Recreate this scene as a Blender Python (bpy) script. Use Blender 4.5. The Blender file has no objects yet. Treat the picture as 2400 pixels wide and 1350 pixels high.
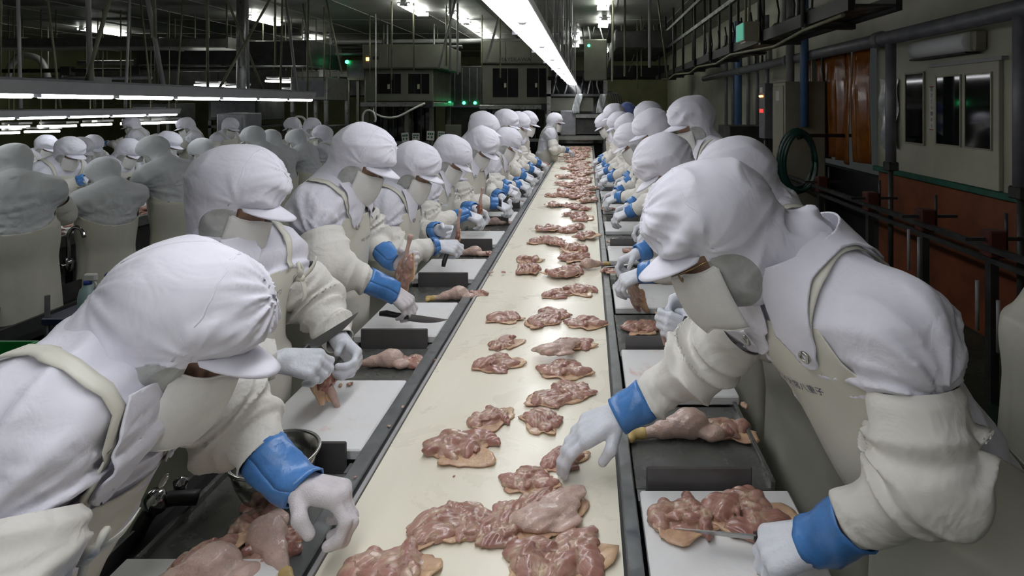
import bpy, math, random, numpy as np
from mathutils import Vector, Matrix
SC = bpy.context.scene
COL = SC.collection
PI = math.pi

# ---------------------------------------------------------------- camera, world, exposure
cam_data = bpy.data.cameras.new('camera')
cam_data.sensor_fit = 'HORIZONTAL'; cam_data.sensor_width = 36.0
cam_data.lens = 36.0 * 1350 / 2400
cam_data.shift_x = -180 / 2400.0
cam_data.shift_y = -430 / 2400.0
cam_data.clip_start = 0.05; cam_data.clip_end = 100
cam = bpy.data.objects.new('camera', cam_data); COL.objects.link(cam)
cam.location = (0, 0, 1.77); cam.rotation_euler = (PI / 2, 0, 0)
SC.camera = cam
world = bpy.data.worlds.new('hall_air'); SC.world = world
world.use_nodes = True
world.node_tree.nodes['Background'].inputs[0].default_value = (0.5, 0.55, 0.55, 1)
world.node_tree.nodes['Background'].inputs[1].default_value = 0.05
SC.view_settings.view_transform = 'Standard'
SC.view_settings.look = 'None'
SC.view_settings.gamma = 1.0
SC.view_settings.use_curve_mapping = False
SC.view_settings.exposure = 0.0
SC.cycles.max_bounces = 7; SC.cycles.diffuse_bounces = 4; SC.cycles.glossy_bounces = 3; SC.cycles.transmission_bounces = 3
SC.cycles.caustics_reflective = False; SC.cycles.caustics_refractive = False
LINE_LIGHT = 9.6      # radiance of the long fixture over the belt
ROW_LIGHT = 19.0       # radiance of the bare tubes
CEIL_LIGHT = 20.0

# ---------------------------------------------------------------- materials
def _nt(name):
    m = bpy.data.materials.new(name); m.use_nodes = True
    nt = m.node_tree; b = nt.nodes['Principled BSDF']
    return m, nt, b
def _noise(nt, scale, detail=4, rough=.55, vec=None, dist=0.0):
    n = nt.nodes.new('ShaderNodeTexNoise'); n.inputs['Scale'].default_value = scale
    n.inputs['Detail'].default_value = detail; n.inputs['Roughness'].default_value = rough
    n.inputs['Distortion'].default_value = dist
    if vec is not None: nt.links.new(vec, n.inputs['Vector'])
    return n
def _ramp(nt, fac, stops):
    r = nt.nodes.new('ShaderNodeValToRGB')
    els = r.color_ramp.elements
    while len(els) < len(stops): els.new(.5)
    for e, (p, c) in zip(els, stops):
        e.position = p; e.color = (c[0], c[1], c[2], 1) if len(c) == 3 else c
    nt.links.new(fac, r.inputs[0]); return r
def _mix(nt, fac, a, b, mode='MIX'):
    x = nt.nodes.new('ShaderNodeMix'); x.data_type = 'RGBA'; x.blend_type = mode
    for s, v in ((0, fac), (6, a), (7, b)):
        if isinstance(v, (int, float)): x.inputs[s].default_value = v
        elif isinstance(v, tuple): x.inputs[s].default_value = (v[0], v[1], v[2], 1)
        else: nt.links.new(v, x.inputs[s])
    return x.outputs[2]
def _bump(nt, b, height, strength, dist=.01):
    n = nt.nodes.new('ShaderNodeBump'); n.inputs['Strength'].default_value = strength
    n.inputs['Distance'].default_value = dist
    nt.links.new(height, n.inputs['Height']); nt.links.new(n.outputs[0], b.inputs['Normal']); return n
def _coord(nt, out='Object'):
    return nt.nodes.new('ShaderNodeTexCoord').outputs[out]
def mat(name, col, rough=.6, metal=0.0, spec=.5, var=.12, nscale=6.0, bump=0.0, bscale=60.0, emit=None, estr=0.0,
        coat=0.0, sheen=0.0, rvar=0.0, var2=None, sss=0.0):
    """base colour with two octaves of mottling, optional fine relief"""
    m, nt, b = _nt(name)
    c = _coord(nt)
    n = _noise(nt, nscale, 5, .6, c)
    lo = tuple(max(0, v * (1 - var)) for v in col); hi = tuple(min(1, v * (1 + var)) for v in col)
    if var2: lo = var2
    r = _ramp(nt, n.outputs[0], [(.3, lo), (.7, hi)])
    nt.links.new(r.outputs[0], b.inputs['Base Color'])
    b.inputs['Roughness'].default_value = rough; b.inputs['Metallic'].default_value = metal
    b.inputs['Specular IOR Level'].default_value = spec
    if rvar:
        n2 = _noise(nt, nscale * 1.7, 4, .6, c, .4)
        mr = nt.nodes.new('ShaderNodeMapRange'); mr.inputs[1].default_value = .35; mr.inputs[2].default_value = .65
        mr.inputs[3].default_value = max(.03, rough - rvar); mr.inputs[4].default_value = min(1, rough + rvar)
        nt.links.new(n2.outputs[0], mr.inputs[0]); nt.links.new(mr.outputs[0], b.inputs['Roughness'])
    if coat: b.inputs['Coat Weight'].default_value = coat; b.inputs['Coat Roughness'].default_value = .08
    if sheen: b.inputs['Sheen Weight'].default_value = sheen
    if bump:
        n3 = _noise(nt, bscale, 3, .6, c); _bump(nt, b, n3.outputs[0], bump, .004)
    if emit:
        b.inputs['Emission Color'].default_value = (*emit, 1); b.inputs['Emission Strength'].default_value = estr
    if sss:
        b.inputs['Subsurface Weight'].default_value = sss; b.inputs['Subsurface Radius'].default_value = (.02, .008, .005)
        b.inputs['Subsurface Scale'].default_value = .35
    return m

def cloth(name, col, rough=.85, crease=.5, cscale=(9, 9, 9), weave=.25, sheen=.15, var=.05, fine=26.0, spec=.25):
    """woven cloth: soft creases by stretched noise, fine weave"""
    m, nt, b = _nt(name)
    c = _coord(nt)
    mp = nt.nodes.new('ShaderNodeMapping'); mp.inputs['Scale'].default_value = cscale
    nt.links.new(c, mp.inputs[0])
    n1 = _noise(nt, 1.0, 3, .5, mp.outputs[0], .9)
    n2 = _noise(nt, fine, 3, .55, c, .6)
    n3 = _noise(nt, 700, 1, .5, c)
    ad = nt.nodes.new('ShaderNodeMath'); ad.operation = 'MULTIPLY_ADD'; ad.inputs[1].default_value = .35
    nt.links.new(n2.outputs[0], ad.inputs[0]); nt.links.new(n1.outputs[0], ad.inputs[2])
    ad2 = nt.nodes.new('ShaderNodeMath'); ad2.operation = 'MULTIPLY_ADD'; ad2.inputs[1].default_value = .012 * weave * 4
    nt.links.new(n3.outputs[0], ad2.inputs[0]); nt.links.new(ad.outputs[0], ad2.inputs[2])
    _bump(nt, b, ad2.outputs[0], crease, .03)
    n4 = _noise(nt, 5, 4, .6, c)
    r = _ramp(nt, n4.outputs[0], [(.3, tuple(v * (1 - var) for v in col)), (.7, tuple(min(1, v * (1 + var)) for v in col))])
    nt.links.new(r.outputs[0], b.inputs['Base Color'])
    b.inputs['Roughness'].default_value = rough; b.inputs['Sheen Weight'].default_value = sheen
    b.inputs['Specular IOR Level'].default_value = spec
    return m

def meat_mat(name, lo, mid, hi, fat, wet=.28):
    """muscle: tone per lobe, streaks along the fibre, pale membrane in the seams; reads the attributes tint and fib"""
    m, nt, b = _nt(name)
    a = nt.nodes.new('ShaderNodeAttribute'); a.attribute_name = 'tint'
    f = nt.nodes.new('ShaderNodeAttribute'); f.attribute_name = 'fib'
    sp = nt.nodes.new('ShaderNodeSeparateXYZ'); nt.links.new(a.outputs['Vector'], sp.inputs[0])
    mp = nt.nodes.new('ShaderNodeMapping'); mp.inputs['Scale'].default_value = (22, 210, 210)
    nt.links.new(f.outputs['Vector'], mp.inputs[0])
    n1 = _noise(nt, 1.0, 4, .6, mp.outputs[0], .5)
    n2 = _noise(nt, 55, 4, .6, _coord(nt), .5)
    av = nt.nodes.new('ShaderNodeMath'); av.operation = 'MULTIPLY_ADD'; av.inputs[1].default_value = .75
    nt.links.new(n1.outputs[0], av.inputs[0]); nt.links.new(sp.outputs['Y'], av.inputs[2])
    r = _ramp(nt, av.outputs[0], [(.34, lo), (.66, mid), (1.0, hi)])
    c1 = _mix(nt, n2.outputs[0], r.outputs[0], mid)
    ft = _ramp(nt, n2.outputs[0], [(.35, (0, 0, 0)), (.65, (1, 1, 1))])
    mu = nt.nodes.new('ShaderNodeMath'); mu.operation = 'MULTIPLY'
    nt.links.new(sp.outputs['X'], mu.inputs[0]); nt.links.new(ft.outputs[0], mu.inputs[1])
    c2 = _mix(nt, mu.outputs[0], c1, fat)
    nt.links.new(c2, b.inputs['Base Color'])
    b.inputs['Roughness'].default_value = wet; b.inputs['Specular IOR Level'].default_value = .55
    b.inputs['Coat Weight'].default_value = .35; b.inputs['Coat Roughness'].default_value = .12
    b.inputs['Subsurface Weight'].default_value = .25; b.inputs['Subsurface Radius'].default_value = (.012, .004, .003)
    b.inputs['Subsurface Scale'].default_value = .5
    _bump(nt, b, n1.outputs[0], .6, .003)
    return m

def board_mat():
    m, nt, b = _nt('polyethylene_board')
    c = _coord(nt)
    n = _noise(nt, 9, 5, .6, c, .6)
    r = _ramp(nt, n.outputs[0], [(.35, (.80, .81, .81)), (.62, (.78, .77, .76)), (.74, (.70, .52, .46))])
    nt.links.new(r.outputs[0], b.inputs['Base Color'])
    b.inputs['Roughness'].default_value = .38
    n2 = _noise(nt, 220, 2, .6, c); _bump(nt, b, n2.outputs[0], .15, .002)
    return m
def belt_mat():
    m, nt, b = _nt('cream_belt')
    c = _coord(nt)
    mp = nt.nodes.new('ShaderNodeMapping'); mp.inputs['Scale'].default_value = (3, .6, 1); nt.links.new(c, mp.inputs[0])
    n = _noise(nt, 2.2, 5, .6, mp.outputs[0], .5)
    r = _ramp(nt, n.outputs[0], [(.3, (.80, .76, .62)), (.7, (.86, .82, .69))])
    nt.links.new(r.outputs[0], b.inputs['Base Color'])
    n2 = _noise(nt, 3.5, 6, .65, c, 1.2)
    r2 = _ramp(nt, n2.outputs[0], [(.3, (.40, .40, .40)), (.75, (.20, .20, .20))])
    nt.links.new(r2.outputs[0], b.inputs['Roughness'])
    n3 = _noise(nt, 18, 4, .6, c, .3); _bump(nt, b, n3.outputs[0], .12, .004)
    b.inputs['Specular IOR Level'].default_value = .45
    return m

M = {}
M['coat'] = cloth('white_coat_cloth', (.74, .735, .815), .85, .32, (7, 7, 5))
M['coat_shade'] = cloth('shaded_white_coat_cloth', (.58, .60, .62), .85, .35, (7, 7, 5))  # white coat cloth darkened: shade on the wearers is put into the colour
M['hood'] = cloth('white_hood_cloth', (.76, .755, .835), .85, .25, (8, 8, 8), fine=12)
M['net'] = mat('hood_net', (.47, .48, .46), .9, var=.18, nscale=30, bump=.5, bscale=900)
M['mask'] = mat('mask_gauze', (.74, .73, .70), .9, var=.05, nscale=20, bump=.35, bscale=500)
M['apron'] = cloth('cream_vinyl_apron', (.66, .645, .56), .42, .25, (4, 4, 2.5), weave=.05, sheen=0, fine=9, spec=.4)
M['sleeve'] = cloth('cream_sleeve_cloth', (.72, .70, .65), .62, .30, (12, 12, 12), weave=.05, sheen=.05, fine=22)
M['cuff'] = mat('blue_vinyl_cuff', (.07, .22, .54), .32, var=.15, nscale=25, bump=.5, bscale=45)
M['glove'] = mat('thin_glove_rubber', (.68, .70, .76), .45, var=.06, nscale=18, bump=.4, bscale=120, sss=.1)
M['glove_knit'] = mat('white_knit_glove', (.70, .66, .68), .8, var=.08, nscale=30, bump=.6, bscale=420)
M['skin'] = mat('face_skin', (.52, .33, .23), .5, var=.1, nscale=25, bump=.15, bscale=300, sss=.05)
M['eye'] = mat('dark_eye', (.03, .02, .02), .2, var=.1)
M['trousers'] = cloth('white_trousers_cloth', (.62, .62, .66), .85, .5)
M['boot'] = mat('white_rubber_boot', (.72, .72, .72), .4, var=.1)
M['blackband'] = mat('black_wrist_strap', (.012, .012, .014), .5)
M['ink'] = mat('blue_black_marker_ink', (.03, .04, .10), .7)
M['gold'] = mat('bronze_spectacle_metal', (.35, .24, .12), .3, .9)
M['glass'] = mat('grommet_metal', (.5, .5, .47), .3, 1.0)
M['bluehood'] = cloth('blue_hood_cloth', (.12, .17, .38), .85, .4)
M['greentarp'] = mat('dark_vinyl', (.02, .025, .06), .4)

M['steel'] = mat('brushed_grey_steel', (.30, .31, .31), .34, .85, var=.2, nscale=9, rvar=.12, bump=.1, bscale=200)
M['rail'] = mat('grey_rail_steel', (.24, .25, .25), .38, .7, var=.18, nscale=14, rvar=.1)
M['tray'] = mat('wet_grey_tray', (.135, .14, .13), .24, .25, var=.2, nscale=7, rvar=.16, bump=.1, bscale=120)
M['plate'] = mat('dark_grey_plate', (.105, .10, .098), .38, .1, var=.12, nscale=9, rvar=.1)
M['black'] = mat('black_gap_rubber', (.012, .012, .013), .5)
M['darkmetal'] = mat('dark_machine_steel', (.06, .062, .06), .45, .4, var=.35, nscale=5, rvar=.15)
M['board'] = board_mat()
M['belt'] = belt_mat()
M['blade'] = mat('knife_steel', (.42, .42, .42), .28, .95, var=.1)
M['handle'] = mat('black_knife_handle', (.015, .015, .016), .4)
M['bowl'] = mat('bowl_steel', (.50, .50, .48), .22, 1.0, var=.12, nscale=12, rvar=.08)
M['chrome'] = mat('chrome', (.45, .45, .46), .12, 1.0)

M['floor'] = mat('wet_green_concrete', (.030, .055, .042), .3, 0, var=.4, nscale=2.5, rvar=.18, bump=.15, bscale=40)
M['ceil'] = mat('grey_ceiling_panel', (.34, .34, .33), .42, 0, var=.12, nscale=1.2, rvar=.1)
M['wallcream'] = mat('cream_wall_panel', (.46, .455, .36), .5, var=.12, nscale=2.0, bump=.05)
M['wallolive'] = mat('olive_wall', (.20, .20, .10), .7, var=.25, nscale=1.5)
M['wallorange'] = mat('rust_orange_wall', (.20, .055, .018), .55, var=.35, nscale=3.0, bump=.1)
M['ledge'] = mat('green_ledge_paint', (.02, .11, .075), .5, var=.35, nscale=6)
M['pipe'] = mat('grey_painted_pipe', (.19, .19, .215), .42, .1, var=.2, nscale=8)
M['bluepipe'] = mat('blue_painted_pipe', (.085, .18, .38), .42, var=.15)
M['lightpipe'] = mat('pale_grey_pipe', (.36, .36, .36), .4, var=.12)
M['cabinet'] = mat('beige_cabinet_steel', (.34, .32, .24), .42, .1, var=.15, nscale=3)
M['machine'] = mat('greenish_grey_machine', (.13, .135, .105), .40, .25, var=.15, nscale=3, rvar=.08)
M['machframe'] = mat('stainless_machine_frame', (.24, .245, .235), .35, .7, var=.15, nscale=6, rvar=.1)
M['windark'] = mat('dark_window_glass', (.006, .007, .008), .06, 0, spec=.8)
M['rod'] = mat('olive_painted_rod', (.19, .19, .12), .45, .1, var=.25, nscale=9)
M['shield'] = mat('grey_light_shield', (.42, .42, .44), .45, .1, var=.1)
M['fixture'] = mat('white_fixture_enamel', (.8, .8, .82), .4, var=.03)
M['tube'] = mat('lit_tube', (1, 1, 1), .5, emit=(.95, .98, 1.0), estr=ROW_LIGHT)
M['ceiltube'] = mat('lit_ceiling_tube', (1, 1, 1), .5, emit=(.97, 1.0, .90), estr=CEIL_LIGHT)
M['linetube'] = mat('lit_line_tube', (1, 1, 1), .5, emit=(.96, .97, 1.0), estr=LINE_LIGHT)
M['amber'] = mat('amber_pvc_strip', (.24, .078, .012), .16, var=.35, nscale=6, rvar=.08, bump=.25, bscale=9)
M['greenlamp'] = mat('green_indicator', (.02, .5, .2), .4, emit=(.05, 1.0, .32), estr=9)
M['greenpanel'] = mat('green_exit_panel', (.02, .3, .2), .4, emit=(.05, .42, .28), estr=.55)
M['amberlamp'] = mat('amber_indicator', (.5, .2, .05), .4, emit=(1.0, .45, .12), estr=6)
M['redlamp'] = mat('red_display', (.5, .03, .03), .4, emit=(1.0, .08, .06), estr=.8)
M['crate'] = mat('green_crate_plastic', (.012, .20, .045), .38, var=.15, nscale=8)
M['hose'] = mat('dark_green_hose', (.004, .045, .034), .4, var=.2, nscale=9)
M['redbrown'] = mat('red_brown_bracket', (.09, .022, .015), .5, var=.3)
M['paper'] = mat('white_paper', (.62, .62, .58), .8, var=.05)
M['greenprint'] = mat('green_print', (.03, .12, .09), .8)
M['redprint'] = mat('red_print', (.35, .06, .05), .8)
M['whitecable'] = mat('white_cable', (.7, .7, .68), .4)
M['blackcable'] = mat('black_cable', (.012, .012, .014), .4)
M['bottle'] = mat('pale_teal_bottle', (.30, .42, .42), .3, var=.1)
M['bluetrigger'] = mat('blue_trigger', (.03, .06, .30), .4)
M['clearpoly'] = mat('crumpled_poly_wrap', (.40, .42, .43), .12, 0, var=.25, nscale=14, bump=.6, bscale=30)
M['duct'] = mat('galvanised_duct', (.22, .22, .21), .35, .7, var=.25, nscale=5)

M['meat'] = meat_mat('thigh_muscle', (.22, .085, .070), (.38, .185, .150), (.53, .34, .28), (.66, .51, .36))
M['meat_red'] = meat_mat('dark_red_muscle', (.12, .018, .016), (.28, .065, .05), (.40, .16, .12), (.52, .36, .24))
M['fatskin'] = mat('yellow_chicken_skin', (.60, .42, .25), .35, var=.15, var2=(.46, .27, .19), nscale=38, bump=.5, bscale=180, coat=.25, sss=.25)
M['paleskin'] = mat('pale_chicken_skin', (.58, .42, .355), .32, var=.2, nscale=35, bump=.6, bscale=260, coat=.3, sss=.3)
M['shank'] = mat('yellow_shank', (.58, .42, .16), .4, var=.15, nscale=50, bump=.4, bscale=200)
M['bone'] = mat('bare_bone', (.52, .36, .30), .4, var=.2, nscale=40)

# ---------------------------------------------------------------- mesh helpers
def tag(o, label=None, cat=None, group=None, kind=None):
    if label: o['label'] = label
    if cat: o['category'] = cat
    if group: o['group'] = group
    if kind: o['kind'] = kind
    return o
def link(name, me, parent=None, loc=None, rot=None):
    o = bpy.data.objects.new(name, me); COL.objects.link(o)
    if parent is not None: o.parent = parent
    if loc is not None: o.location = loc
    if rot is not None: o.rotation_euler = rot
    return o
def empty(name, loc=(0, 0, 0), rz=0.0, label=None, cat=None, group=None):
    o = bpy.data.objects.new(name, None); COL.objects.link(o)
    o.empty_display_size = .05
    o.location = loc; o.rotation_euler = (0, 0, rz)
    return tag(o, label, cat, group)
def copy_tree(o, parent=None):
    c = o.copy(); COL.objects.link(c)
    if parent is not None: c.parent = parent
    for ch in list(o.children): copy_tree(ch, c)
    return c
def np_mesh(name, V, F, m, smooth=True, attrs=None):
    """mesh from numpy arrays; F is (n,3), (n,4) or a list of both"""
    me = bpy.data.meshes.new(name)
    Fs = F if isinstance(F, (list, tuple)) else [F]
    Fs = [np.asarray(f, np.int32) for f in Fs if len(f)]
    V = np.asarray(V, np.float32)
    me.vertices.add(len(V)); me.vertices.foreach_set('co', V.ravel())
    loops = np.concatenate([f.ravel() for f in Fs]); tot = np.concatenate([np.full(len(f), f.shape[1], np.int32) for f in Fs])
    me.loops.add(len(loops)); me.loops.foreach_set('vertex_index', loops)
    me.polygons.add(len(tot))
    st = np.concatenate([[0], np.cumsum(tot)[:-1]]).astype(np.int32)
    me.polygons.foreach_set('loop_start', st)
    me.polygons.foreach_set('use_smooth', np.full(len(tot), smooth, bool))
    me.update(calc_edges=True)
    for k, a in (attrs or {}).items():
        at = me.attributes.new(k, 'FLOAT_VECTOR', 'POINT'); at.data.foreach_set('vector', np.asarray(a, np.float32).ravel())
    me.materials.append(m)
    return me

class MB:
    """collects simple solids and links them as one mesh object"""
    def __init__(s): s.v = []; s.f = []; s.sm = []
    def add(s, vs, fs, smooth=False):
        k = len(s.v); s.v += [tuple(p) for p in vs]
        s.f += [tuple(i + k for i in f) for f in fs]; s.sm += [smooth] * len(fs); return s
    def box(s, lo, hi, bev=0.0):
        (x0, y0, z0), (x1, y1, z1) = lo, hi
        if bev <= 0:
            return s.add([(x0,y0,z0),(x1,y0,z0),(x1,y1,z0),(x0,y1,z0),(x0,y0,z1),(x1,y0,z1),(x1,y1,z1),(x0,y1,z1)],
                         [(3,2,1,0),(4,5,6,7),(0,1,5,4),(1,2,6,5),(2,3,7,6),(3,0,4,7)])
        b = min(bev, (x1-x0)/2.01, (y1-y0)/2.01, (z1-z0)/2.01)
        vs = []; idx = {}
        for sx in (0,1):
            for sy in (0,1):
                for sz in (0,1):
                    c = ((x0,x1)[sx], (y0,y1)[sy], (z0,z1)[sz])
                    d = [b if q == 0 else -b for q in (sx,sy,sz)]
                    for ax in range(3):
                        p = [c[i] + (0 if i == ax else d[i]) for i in range(3)]
                        idx[(sx,sy,sz,ax)] = len(vs); vs.append(p)
        fs = []
        for ax in range(3):
            o = [i for i in range(3) if i != ax]
            for q in (0,1):
                def k(u, v):
                    t = [0,0,0]; t[ax] = q; t[o[0]] = u; t[o[1]] = v
                    return idx[(*t, ax)]
                fs.append((k(0,0),k(1,0),k(1,1),k(0,1)))
            for u in (0,1):
                for v in (0,1):
                    t0 = [0,0,0]; t1 = [0,0,0]
                    t0[o[0]] = t1[o[0]] = u; t0[o[1]] = t1[o[1]] = v; t1[ax] = 1
                    fs.append((idx[(*t0,o[0])], idx[(*t1,o[0])], idx[(*t1,o[1])], idx[(*t0,o[1])]))
        for sx in (0,1):
            for sy in (0,1):
                for sz in (0,1): fs.append(tuple(idx[(sx,sy,sz,a)] for a in range(3)))
        return s.add(vs, fs)
    def tube(s, pts, r, n=8, caps=True, smooth=True):
        pts = [Vector(p) for p in pts]; rs = r if isinstance(r, (list, tuple)) else [r] * len(pts)
        vs = []; fs = []; ref = None
        for i, p in enumerate(pts):
            d = (pts[min(i+1, len(pts)-1)] - pts[max(i-1, 0)]).normalized()
            if ref is None: ref = Vector((0,0,1)) if abs(d.z) < .9 else Vector((1,0,0))
            u = (ref - d * ref.dot(d)); u = u.normalized() if u.length > 1e-5 else d.orthogonal().normalized()
            ref = u; w = d.cross(u)
            for k in range(n):
                a = 2*PI*k/n; vs.append(p + (u*math.cos(a) + w*math.sin(a)) * rs[i])
        for i in range(len(pts)-1):
            for k in range(n):
                a = i*n+k; b = i*n+(k+1) % n; fs.append((a, b, b+n, a+n))
        s.add(vs, fs, smooth)
        if caps:
            k0 = len(s.v) - len(vs)
            s.f.append(tuple(k0 + n-1-k for k in range(n))); s.sm.append(False)
            k1 = k0 + (len(pts)-1)*n
            s.f.append(tuple(k1 + k for k in range(n))); s.sm.append(False)
        return s
    def lathe(s, prof, c=(0,0,0), n=24, axis='z', smooth=True):
        vs = []; fs = []
        for (r, h) in prof:
            for k in range(n):
                a = 2*PI*k/n
                p = (r*math.cos(a), r*math.sin(a), h)
                if axis == 'y': p = (p[0], p[2], p[1])
                if axis == 'x': p = (p[2], p[0], p[1])
                vs.append((c[0]+p[0], c[1]+p[1], c[2]+p[2]))
        for i in range(len(prof)-1):
            for k in range(n):
                a = i*n+k; b = i*n+(k+1) % n; fs.append((a, b, b+n, a+n))
        return s.add(vs, fs, smooth)
    def grid(s, fn, nu, nv, smooth=True):
        vs = [fn(i/nu, j/nv) for i in range(nu+1) for j in range(nv+1)]
        fs = [(i*(nv+1)+j, (i+1)*(nv+1)+j, (i+1)*(nv+1)+j+1, i*(nv+1)+j+1) for i in range(nu) for j in range(nv)]
        return s.add(vs, fs, smooth)
    def mesh(s, name, m):
        me = bpy.data.meshes.new(name); me.from_pydata(s.v, [], s.f)
        me.polygons.foreach_set('use_smooth', s.sm); me.update()
        me.materials.append(m); return me
    def build(s, name, m, parent=None, loc=None, rot=None):
        return link(name, s.mesh(name, m), parent, loc, rot)
def solidify(o, t, off=0.0):
    md = o.modifiers.new('thickness', 'SOLIDIFY'); md.thickness = t; md.offset = off; return o
def fix_normals(me):
    import bmesh
    bm = bmesh.new(); bm.from_mesh(me); bmesh.ops.recalc_face_normals(bm, faces=bm.faces); bm.to_mesh(me); bm.free()
_text_cache = {}
def text_verts(s, size=1.0):
    """flat outline mesh of a line of writing: (verts n x 2, faces)"""
    cu = bpy.data.curves.new('writing', 'FONT'); cu.body = s; cu.size = size; cu.align_x = 'CENTER'; cu.align_y = 'CENTER'
    cu.resolution_u = 3
    o = bpy.data.objects.new('writing', cu); COL.objects.link(o)
    dg = bpy.context.evaluated_depsgraph_get()
    me = bpy.data.meshes.new_from_object(o.evaluated_get(dg))
    V = np.array([v.co[:] for v in me.vertices], np.float32).reshape(-1, 3)
    F = [tuple(p.vertices) for p in me.polygons]
    bpy.data.objects.remove(o); bpy.data.curves.remove(cu); bpy.data.meshes.remove(me)
    return V, F
def writing(name, s, size, origin, ex, ey, m, parent=None):
    V, F = text_verts(s, size)
    ex, ey, origin = np.array(ex, float), np.array(ey, float), np.array(origin, float)
    W = origin + V[:, :1]*ex + V[:, 1:2]*ey
    me = bpy.data.meshes.new(name); me.from_pydata([tuple(p) for p in W], [], F); me.update(); me.materials.append(m)
    return link(name, me, parent)
# ---------------------------------------------------------------- distance-field modelling (surface nets)
F32 = np.float32
def A3(*v): return np.array(v, F32)
def nrm(v): v = np.asarray(v, float); return v / (np.linalg.norm(v) + 1e-9)
def seg(P, a, b):
    a = np.asarray(a, F32); ba = np.asarray(b, F32) - a
    t = np.clip(((P - a) @ ba) / max(float(ba @ ba), 1e-9), 0, 1)
    return np.linalg.norm(P - a - t[:, None]*ba, axis=1), t
def cap(P, a, b, ra, rb=None):
    d, t = seg(P, a, b); rb = ra if rb is None else rb
    return d - (ra + (rb - ra)*t)
def ell(P, c, r, R=None):
    q = P - np.asarray(c, F32)
    if R is not None: q = q @ np.asarray(R, F32).T
    q = q / np.asarray(r, F32); k0 = np.linalg.norm(q, axis=1)
    k1 = np.linalg.norm(q / np.asarray(r, F32), axis=1)
    return np.where(k0 > 1e-4, k0*(k0 - 1)/np.maximum(k1, 1e-5), -min(r))
def smin(a, b, k):
    h = np.maximum(k - np.abs(a - b), 0)/k
    return np.minimum(a, b) - h*h*k*.25
def smax(a, b, k): return -smin(-a, -b, k)
def sstep(x, a, b):
    t = np.clip((x - a)/(b - a), 0, 1); return t*t*(3 - 2*t)
def folds(P, seed, freq, amp, dirs=None):
    """soft drapery: ridged, domain-warped sines"""
    rg = np.random.RandomState(seed); out = np.zeros(len(P), F32)
    for k in range(2):
        R = np.linalg.qr(rg.randn(3, 3))[0].astype(F32)
        if dirs is not None: R[0] = nrm(np.asarray(dirs) + .35*rg.randn(3))
        q = (P @ R.T)*(freq*(1 + .8*k)); ph = rg.rand(4)*6.28
        w = q[:, 0] + 1.1*np.sin(.55*q[:, 1] + ph[0]) + .7*np.sin(.8*q[:, 2] + ph[1]) + .4*np.sin(.5*q[:, 0] + 1.2*q[:, 1] + ph[2])
        rdg = (1 - np.abs(np.sin(w*.5 + ph[3])))**1.6
        env = .45 + .55*np.sin(.33*q[:, 1] + .41*q[:, 2] + ph[2])**2
        out += rdg*env*(amp if k == 0 else amp*.55)
    return out

def drape(P, anchors):
    """folds that fan out from points where the cloth is held"""
    out = np.zeros(len(P), F32)
    for (c, ax, n, A, R, ph) in anchors:
        q = P - np.asarray(c, F32); r = np.linalg.norm(q, axis=1); near_ = r < R*2.2
        if not near_.any(): continue
        q = q[near_]; rr = r[near_]
        a = nrm(np.cross(ax, [.31, .2, .93])); b = np.cross(ax, a)
        an = np.arctan2(q @ b.astype(F32), q @ a.astype(F32)); s = q @ np.asarray(ax, F32)
        w = np.sin(n*.5*an + ph + .9*np.sin(rr*13 + ph) + 4*s + .5*np.sin(an*3 + ph))
        w2 = np.sin(n*.5*1.63*an - ph + 1.1*np.sin(rr*17 - ph) + 7*s)
        out[near_] += A*((1 - np.abs(w))**1.3 + .5*(1 - np.abs(w2))**1.3 - .45)*np.exp(-(rr/R)**2)*(rr/(rr + .045))
    return out

def nets(D, lo, h):
    S = D < 0
    n = np.array(D.shape)
    c = S[:-1, :-1, :-1].astype(np.int8)
    cnt = np.zeros(n - 1, np.int8)
    for i in (0, 1):
        for j in (0, 1):
            for k in (0, 1):
                cnt += S[i:n[0]-1+i, j:n[1]-1+j, k:n[2]-1+k]
    act = (cnt > 0) & (cnt < 8)
    I = np.argwhere(act)
    if len(I) == 0: return np.zeros((0, 3), F32), np.zeros((0, 4), np.int32)
    idx = np.full(n - 1, -1, np.int32); idx[act] = np.arange(len(I))
    cor = [(i, j, k) for i in (0, 1) for j in (0, 1) for k in (0, 1)]
    val = np.stack([D[I[:, 0]+a, I[:, 1]+b, I[:, 2]+c_] for a, b, c_ in cor], 1)
    acc = np.zeros((len(I), 3), F32); m = np.zeros(len(I), F32)
    for p in range(8):
        for q in range(p+1, 8):
            df = np.array(cor[q]) - np.array(cor[p])
            if np.abs(df).sum() != 1: continue
            va, vb = val[:, p], val[:, q]; x = (va < 0) != (vb < 0)
            t = np.where(x, va/np.where(x, va - vb, 1), 0)
            acc += np.where(x[:, None], np.array(cor[p], F32) + t[:, None]*df.astype(F32), 0); m += x
    V = (I + acc/m[:, None])*h + lo
    Q = []
    for ax in range(3):
        sl = [slice(None)]*3; sl0 = list(sl); sl1 = list(sl); sl0[ax] = slice(0, -1); sl1[ax] = slice(1, None)
        X = S[tuple(sl0)] != S[tuple(sl1)]
        E = np.argwhere(X); b1, b2 = (ax+1) % 3, (ax+2) % 3
        ok = (E[:, b1] > 0) & (E[:, b2] > 0) & (E[:, b1] < n[b1]-1) & (E[:, b2] < n[b2]-1)
        E = E[ok]
        def cell(d1, d2):
            e = E.copy(); e[:, b1] += d1; e[:, b2] += d2; return idx[e[:, 0], e[:, 1], e[:, 2]]
        q = np.stack([cell(-1, -1), cell(0, -1), cell(0, 0), cell(-1, 0)], 1)
        inn = S[E[:, 0], E[:, 1], E[:, 2]]
        q[~inn] = q[~inn][:, ::-1]
        Q.append(q)
    return V.astype(F32), np.concatenate(Q).astype(np.int32)

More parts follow.
